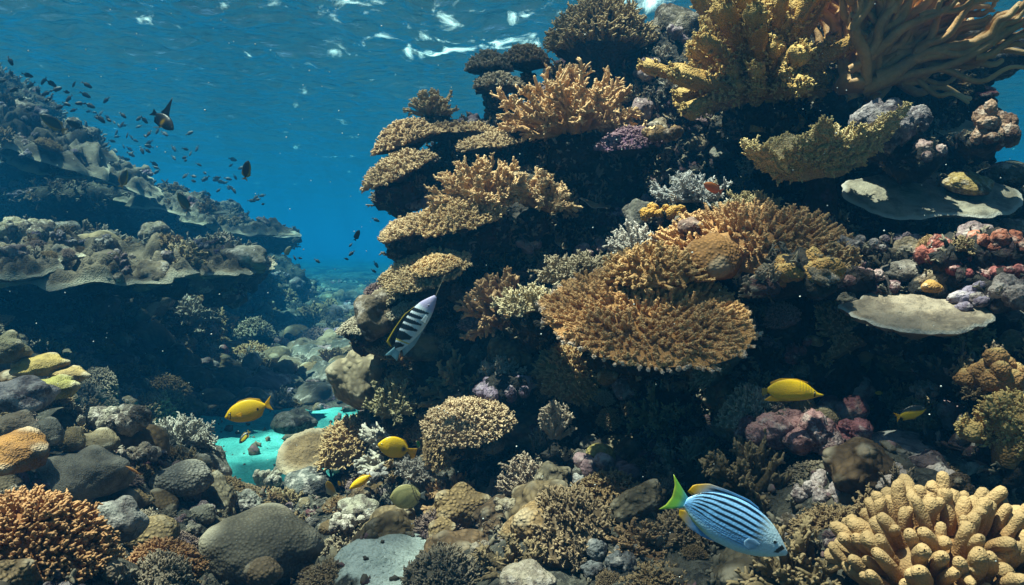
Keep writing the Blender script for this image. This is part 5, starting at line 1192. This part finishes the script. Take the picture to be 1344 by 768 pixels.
make_fish('yellow_fish', 'slim yellow fish angled down to the left below the spotted yellow fish', 'fish', 472, 633, 4.4, 30, 212, 10, [.01, .08, .13, .16, .17, .175, .17, .16, .13, .09, .03], [-.02, -.08, -.12, -.15, -.165, -.17, -.165, -.15, -.12, -.08, -.03], .06, c_yplain,
          [('dorsal_fin', [(.2, .15), (-.1, .17), (-.42, .07)], [(.2, .17), (-.1, .21), (-.3, .20), (-.46, .08)], YF), ('anal_fin', [(.1, -.16), (-.2, -.14), (-.43, -.06)], [(.1, -.17), (-.2, -.18), (-.46, -.07)], YF),
           ('tail_fin', [(-.47, .035), (-.47, -.035)], [(-.58, .14), (-.54, .0), (-.56, -.10)], YF)])
def c_disc(t, v):
    c = mixc((.62, .50, .18), (.68, .55, .22), sm(-.5, .8, v)); z = v * (1 - .3 * t)
    c = mixc2(c, (.30, .25, .10), sm(.0, .6, np.sin((z + .3 * t) * 42)) * .6 * (t < .8))
    return mixc2(c, (.12, .09, .04), ((np.abs(t - .82 + .1 * v) < .022) | (np.abs(t - .9 + .1 * v) < .018)) * .9)
make_fish('butterfly_fish', 'pale yellow disc-shaped fish with fine lines beside the lower sand patch', 'fish', 532, 652, 4.0, 40, 182, 8, [.03, .20, .30, .36, .39, .40, .395, .36, .30, .20, .06], [-.04, -.20, -.30, -.36, -.39, -.40, -.395, -.36, -.30, -.20, -.06], .07, c_disc,
          [('tail_fin', [(-.47, .06), (-.47, -.06)], [(-.66, .14), (-.63, 0), (-.66, -.16)], solid((.45, .45, .42))), ('dorsal_fin', [(.15, .36), (-.2, .34), (-.42, .16)], [(.15, .38), (-.22, .40), (-.46, .2)], solid((.46, .42, .2))), ('anal_fin', [(.1, -.38), (-.2, -.34), (-.42, -.16)], [(.1, -.39), (-.22, -.40), (-.46, -.2)], solid((.46, .42, .2)))], eye=(.08, .2, .02))
def c_butter(t, v):
    c = mixc((.94, .47, .005), (.96, .55, .008), sm(-.5, .8, v))
    c = mixc2(c, (.40, .28, .02), sm(.3, .8, np.sin(t * 120)) * (t > .22) * (t < .45) * sm(-.2, .1, v) * .6)
    return mixc2(c, (.02, .015, .01), (np.abs(t - .165) < .018) * (np.abs(v) < .75))
make_fish('butterfly_fish', 'yellow long-snouted fish facing right above the pink and maroon ledge', 'fish', 1044, 515, 3.2, 72, -4, 4, [.0, .022, .10, .17, .21, .23, .235, .22, .19, .14, .05], [-.025, -.05, -.09, -.12, -.14, -.145, -.15, -.145, -.13, -.10, -.04], .055, c_butter,
          [('dorsal_fin', [(.22, .19), (0, .23), (-.25, .19), (-.42, .1)], [(.2, .20), (0, .25), (-.28, .235), (-.46, .15), (-.45, .09)], YF), ('anal_fin', [(.1, -.14), (-.2, -.14), (-.42, -.08)], [(.08, -.15), (-.2, -.18), (-.42, -.20), (-.56, -.19)], YF),
           ('tail_fin', [(-.47, .04), (-.47, -.04)], [(-.60, .02), (-.60, -.06), (-.58, -.12)], solid((.35, .24, .02)))], eye=(.165, .28, .018))
def c_band(t, v):
    c = mixc((.62, .72, .78), (.70, .76, .82), sm(-.5, .8, v))
    c = mixc2(c, (.50, .42, .66), (1 - sm(.20, .27, t)) * .95)
    for k0, wd_ in ((.30, .030), (.40, .030), (.50, .034), (.61, .042), (.76, .075), (.92, .05)):
        c = mixc2(c, (.006, .007, .010), (np.abs(t - k0 - .05 * v) < wd_ * (.45 + .55 * sm(-.7, .4, v))) * sm(-.75, -.55, v))
    c = mixc2(c, (.62, .50, .10), (np.abs(t - .845 - .03 * v) < .012)); return c
def f_band(s, t): return mixc2(mixc((.008, .008, .01), (.02, .02, .02), t), (.75, .55, .03), sm(.72, .9, t))
make_fish('banner_fish', 'black barred fish with lilac head and thin filament rising to the upper right', 'fish', 546, 424, 4.0, 88, 54, 6, [.02, .08, .13, .155, .165, .17, .165, .155, .135, .10, .045], [-.03, -.075, -.11, -.13, -.14, -.145, -.14, -.13, -.11, -.08, -.045], .05, c_band,
          [('dorsal_fin', [(.2, .145), (0, .165), (-.25, .14), (-.45, .07)], [(.18, .165), (0, .22), (-.25, .22), (-.5, .20), (-.52, .10)], f_band), ('anal_fin', [(0, -.135), (-.25, -.12), (-.45, -.06)], [(0, -.15), (-.28, -.18), (-.52, -.14)], solid((.40, .55, .62))),
           ('tail_fin', [(-.47, .05), (-.47, -.05)], [(-.68, .10), (-.62, .02), (-.64, -.10)], solid((.35, .62, .72))), ('filament', [(.50, .0), (.49, -.012)], [(.84, .07), (.84, .064)], solid((.62, .56, .42))),
           ('pectoral_fin', [(.2, -.05, -.05), (.19, -.05, -.10)], [(.08, -.07, -.04), (.08, -.075, -.13)], solid((.5, .6, .66)))], eye=(.17, -.1, .016), iris=(.45, .40, .5))

def c_dark(t, v): return mixc((.015, .014, .016), (.03, .028, .026), sm(-.5, .8, v))
def c_ora(t, v): return mixc2(c_dark(t, v), (.62, .32, .01), np.clip(1.6 * np.exp(-((t - .52) / .06) ** 2 - ((v + .35) / .5) ** 2), 0, 1))
DKF = solid((.014, .014, .018)); YEF = solid((.40, .24, .02))
DT = [.02, .12, .18, .22, .24, .245, .24, .22, .18, .12, .04]; DB = [-.03, -.11, -.17, -.20, -.22, -.225, -.22, -.20, -.16, -.10, -.04]
def dfins(c, tall=.08): return [('dorsal_fin', [(.2, .20), (0, .235), (-.25, .2), (-.43, .09)], [(.16, .22), (-.05, .24 + tall * .6), (-.38, .22 + tall), (-.48, .1)], c), ('anal_fin', [(.05, -.21), (-.2, -.19), (-.43, -.08)], [(.0, -.22), (-.3, -.26), (-.48, -.1)], c), ('tail_fin', [(-.47, .045), (-.48, 0), (-.47, -.045)], [(-.70, .19), (-.62, 0), (-.69, -.17)], c)]
make_fish('reef_fish', 'black fish with orange flank patch and tall pointed dorsal fin in open water', 'fish', 216, 160, 6.0, 36, -40, 14, DT, DB, .08, c_ora, [('dorsal_fin', [(.05, .235), (-.15, .225), (-.32, .16)], [(-.05, .28), (-.42, .90), (-.36, .36), (-.40, .18)], DKF), ('anal_fin', [(.05, -.21), (-.2, -.19), (-.43, -.08)], [(-.05, -.26), (-.35, -.26), (-.48, -.1)], DKF), ('tail_fin', [(-.46, .05), (-.46, -.05)], [(-.72, .10), (-.66, -.04), (-.70, -.20)], DKF), ('pelvic_fin', [(.12, -.03, -.2), (.04, -.03, -.21)], [(-.20, -.06, -.44), (-.12, -.05, -.34)], YEF)])
def c_dy(t, v): return mixc2(mixc((.05, .042, .02), (.035, .03, .025), sm(-.5, .8, v)), (.42, .27, .02), sm(.55, .9, -v) * .9)
make_fish('reef_fish', 'dark oval fish hanging alone in open blue water head up', 'fish', 324, 222, 6.5, 25, 68, 30, DT, DB, .08, c_dy, dfins(YEF, .03))
make_fish('reef_fish', 'black fish with yellow lower edge over the upper left ledge', 'fish', 163, 233, 8.5, 24, 60, 24, DT, DB, .09, c_dy, dfins(YEF, .06))
make_fish('reef_fish', 'dark brown fish head up in front of the thin upper shelf coral', 'fish', 240, 264, 8.5, 24, 112, 30, DT, DB, .08, c_dy, dfins(solid((.10, .06, .02)), .05))
make_fish('reef_fish', 'large black fish with yellow fringe beside the topmost left shelf coral', 'fish', 67, 160, 8.5, 30, 142, 20, DT, DB, .09, c_dy, dfins(YEF, .05))
make_fish('reef_fish', 'small black fish right behind the large black one on the top left ledge', 'fish', 96, 163, 9.0, 17, 150, 30, DT, DB, .08, c_dark, dfins(DKF, .05))
make_fish('reef_fish', 'small dark fish with a yellow flank over the turquoise sand', 'fish', 320, 575, 5.6, 17, 235, 25, DT, DB, .08, lambda t, v: mixc2(c_dark(t, v), (.62, .42, .02), (np.abs(v + .2) < .4) * (t > .2) * (t < .8)), dfins(YEF, .04))
make_fish('reef_fish', 'small orange-yellow fish with a grey rear under the mushroom plate', 'fish', 433, 641, 5.0, 24, 100, 25, DT, DB, .07, lambda t, v: mixc(( .66, .36, .02), (.36, .36, .28), sm(.35, .75, t - .3 * v)), dfins(solid((.4, .38, .26)), .05))
make_fish('reef_fish', 'tiny yellow fish right of the orange-yellow one under the mushroom plate', 'fish', 445, 634, 5.0, 7, 95, 30, DT, DB, .08, c_yplain, dfins(YF, .03))
make_fish('reef_fish', 'tiny orange fish swimming over the broad grey boulder', 'fish', 174, 617, 3.9, 20, 145, 10, [.01, .05, .08, .1, .105, .105, .1, .09, .07, .05, .03], [-.02, -.05, -.07, -.09, -.095, -.095, -.09, -.08, -.06, -.05, -.03], .06, lambda t, v: mixc((.62, .20, .03), (.66, .28, .08), sm(-.5, .8, v)), [('dorsal_fin', [(.2, .09), (-.3, .07)], [(.15, .12), (-.33, .11)], solid((.6, .24, .05))), ('tail_fin', [(-.48, .03), (-.48, -.03)], [(-.68, .10), (-.60, 0), (-.68, -.10)], solid((.6, .24, .05)))])
make_fish('reef_fish', 'orange fish hiding in the grey spiky coral of the right reef', 'fish', 934, 246, 4.1, 26, 160, 20, DT, DB, .08, lambda t, v: mixc((.50, .10, .02), (.55, .16, .03), sm(-.5, .8, v)), dfins(solid((.5, .12, .02)), .04))
make_fish('reef_fish', 'yellow and black fish in the dark cave below the smaller plate coral', 'fish', 1198, 541, 3.0, 34, 20, 10, DT, DB, .07, lambda t, v: mixc2(c_yplain(t, v), (.012, .012, .012), sm(.35, .55, v - 1.2 * (t - .75))), [('dorsal_fin', [(.2, .2), (-.4, .1)], [(.1, .27), (-.45, .2)], DKF), ('anal_fin', [(.1, -.2), (-.4, -.1)], [(.0, -.27), (-.45, -.2)], YF), ('tail_fin', [(-.47, .04), (-.47, -.04)], [(-.68, .2), (-.6, 0), (-.66, -.2)], YF)])
make_fish('reef_fish', 'tiny yellowish fish in the dark cave left of the yellow and black one', 'fish', 1153, 516, 3.9, 11, 175, 20, DT, DB, .09, c_yplain, dfins(YF, .03))
make_fish('reef_fish', 'small dark speckled fish in the shadow left of the blue striped fish', 'fish', 866, 710, 2.6, 20, 80, 30, DT, DB, .08, lambda t, v: mixc2(c_dark(t, v) * 1.5, (.22, .24, .24), (np.sin(t * 60) * np.sin(v * 14) > .45) * 1.0), dfins(DKF, .05))
make_fish('reef_fish', 'plain dark oval fish in the blue gap left of the right reef', 'fish', 469, 308, 7.0, 14, 62, 20, DT, DB, .08, c_dark, dfins(DKF, .04))
make_fish('reef_fish', 'hazy grey-green fish below the right tip of the upper left ledge', 'fish', 378, 329, 9.5, 15, 50, 20, DT, DB, .08, lambda t, v: mixc((.16, .17, .12), (.2, .2, .15), sm(-.5, .8, v)), dfins(solid((.16, .17, .12)), .04))
make_fish('reef_fish', 'tiny green fish behind the tail of the spotted yellow fish', 'fish', 549, 583, 4.6, 9, 100, 20, DT, DB, .08, lambda t, v: mixc((.05, .30, .04), (.06, .36, .06), sm(-.5, .8, v)), dfins(solid((.05, .3, .04)), .03))

# the school: one mesh per size class, many fish
def small_fish_mesh(seed):
    rng = np.random.default_rng(seed); a = Acc(); n, m = 14, 10
    t = np.linspace(0, 1, n); h = .20 * np.sin(np.pi * t ** .8) ** .8 + .02; w = .07 * np.sin(np.pi * t ** .75) + .006; th = np.arange(m) * 2 * np.pi / m
    V = np.stack([(.5 - t)[:, None] * np.ones(m), w[:, None] * np.cos(th) + .03 * np.sin(t * 3 + seed)[:, None], h[:, None] * np.sin(th)], -1).reshape(-1, 3); a.add(V, grid_faces(n, m, True))
    f = fin_mesh([(-.46, .03), (-.46, -.03)], [(-.72, .17), (-.62, 0), (-.72, -.17)], .008, solid((.1, .1, .1)), 8, 4); f.C = []
    for b, e in (([(.15, .18), (-.3, .13)], [(.05, .28), (-.36, .22)]), ([(.0, -.18), (-.3, -.12)], [(-.1, -.26), (-.36, -.2)])):
        g_ = fin_mesh(b, e, .006, solid((.1, .1, .1)), 6, 3); a.add(g_.verts(), np.concatenate(g_.Q))
    a.add(f.verts(), np.concatenate(f.Q)); me = a.mesh('small_fish'); me.materials.append(M['plain']); return me
SF = [small_fish_mesh(q) for q in range(3)]
rs = random.Random(21)
def school(px, py, d, lpx, label, group, col=(.03, .035, .045)):
    o = bpy.data.objects.new('small_fish', rs.choice(SF)); COL.objects.link(o); o.location = P(px, py, d); L = lpx / F * d; o.scale = (L, L, L)
    o.rotation_euler = (rs.gauss(0, .15), rs.gauss(.45, .35), rs.choice([0, 0, math.pi]) + rs.gauss(0, .45)); o.color = (*col, 1); tag(o, label, 'fish', group)
NEAR = [(14, 81), (15, 97), (37, 99), (57, 107), (68, 110), (3, 106), (18, 118), (40, 112), (90, 130), (88, 137), (78, 141), (63, 131), (75, 117), (60, 123), (97, 111), (139, 132), (115, 112), (162, 152), (160, 164), (167, 178), (190, 158), (195, 176), (133, 157), (143, 158), (128, 155), (96, 145), (119, 139), (113, 125), (50, 120), (28, 130), (104, 136), (88, 121)]
for i, (x, y) in enumerate(NEAR): school(x, y, rs.uniform(8.5, 12), rs.uniform(8, 13), 'small dark fish in the loose school above the top left ledge', 'dark fish above the top left ledge', (.02, .03, .06) if i in (15,) else (.03, .033, .04))
for i in range(78):
    u = rs.random(); x = 110 + 215 * u + rs.gauss(0, 16); y = 158 + 112 * u + rs.gauss(0, 14) - 4
    school(x, y, rs.uniform(12, 20), rs.uniform(6, 11), 'small hazy blue fish in the dense school along the left ridge', 'hazy fish along the left ridge', (.05, .06, .07))
for x, y, l in ((461, 333, 9), (460, 322, 6), (494, 348, 9), (491, 356, 7), (417, 343, 8), (387, 339, 7), (394, 339, 6), (494, 289, 9), (455, 340, 6), (338, 262, 7), (345, 268, 6)): school(x, y, rs.uniform(8, 13), l, 'small dark fish in the blue gap between the two reefs', 'small fish in the blue gap')

# drifting specks
rng_ = np.random.default_rng(77); a = Acc(); d_, f_ = ico(1)
for q in range(420):
    dd = rng_.uniform(1.2, 9); c = P(rng_.uniform(0, 1344), rng_.uniform(0, 768), dd); a.add(np.array(c) + d_ * rng_.uniform(.0006, .0016) * dd ** .6, T3=f_)
sp_ = link('drifting_specks', a.mesh('drifting_specks'), M['plain'], None, (.7, .7, .66)); sp_['kind'] = 'stuff'; sp_['label'] = 'pale specks drifting in the water'; sp_['category'] = 'particles'
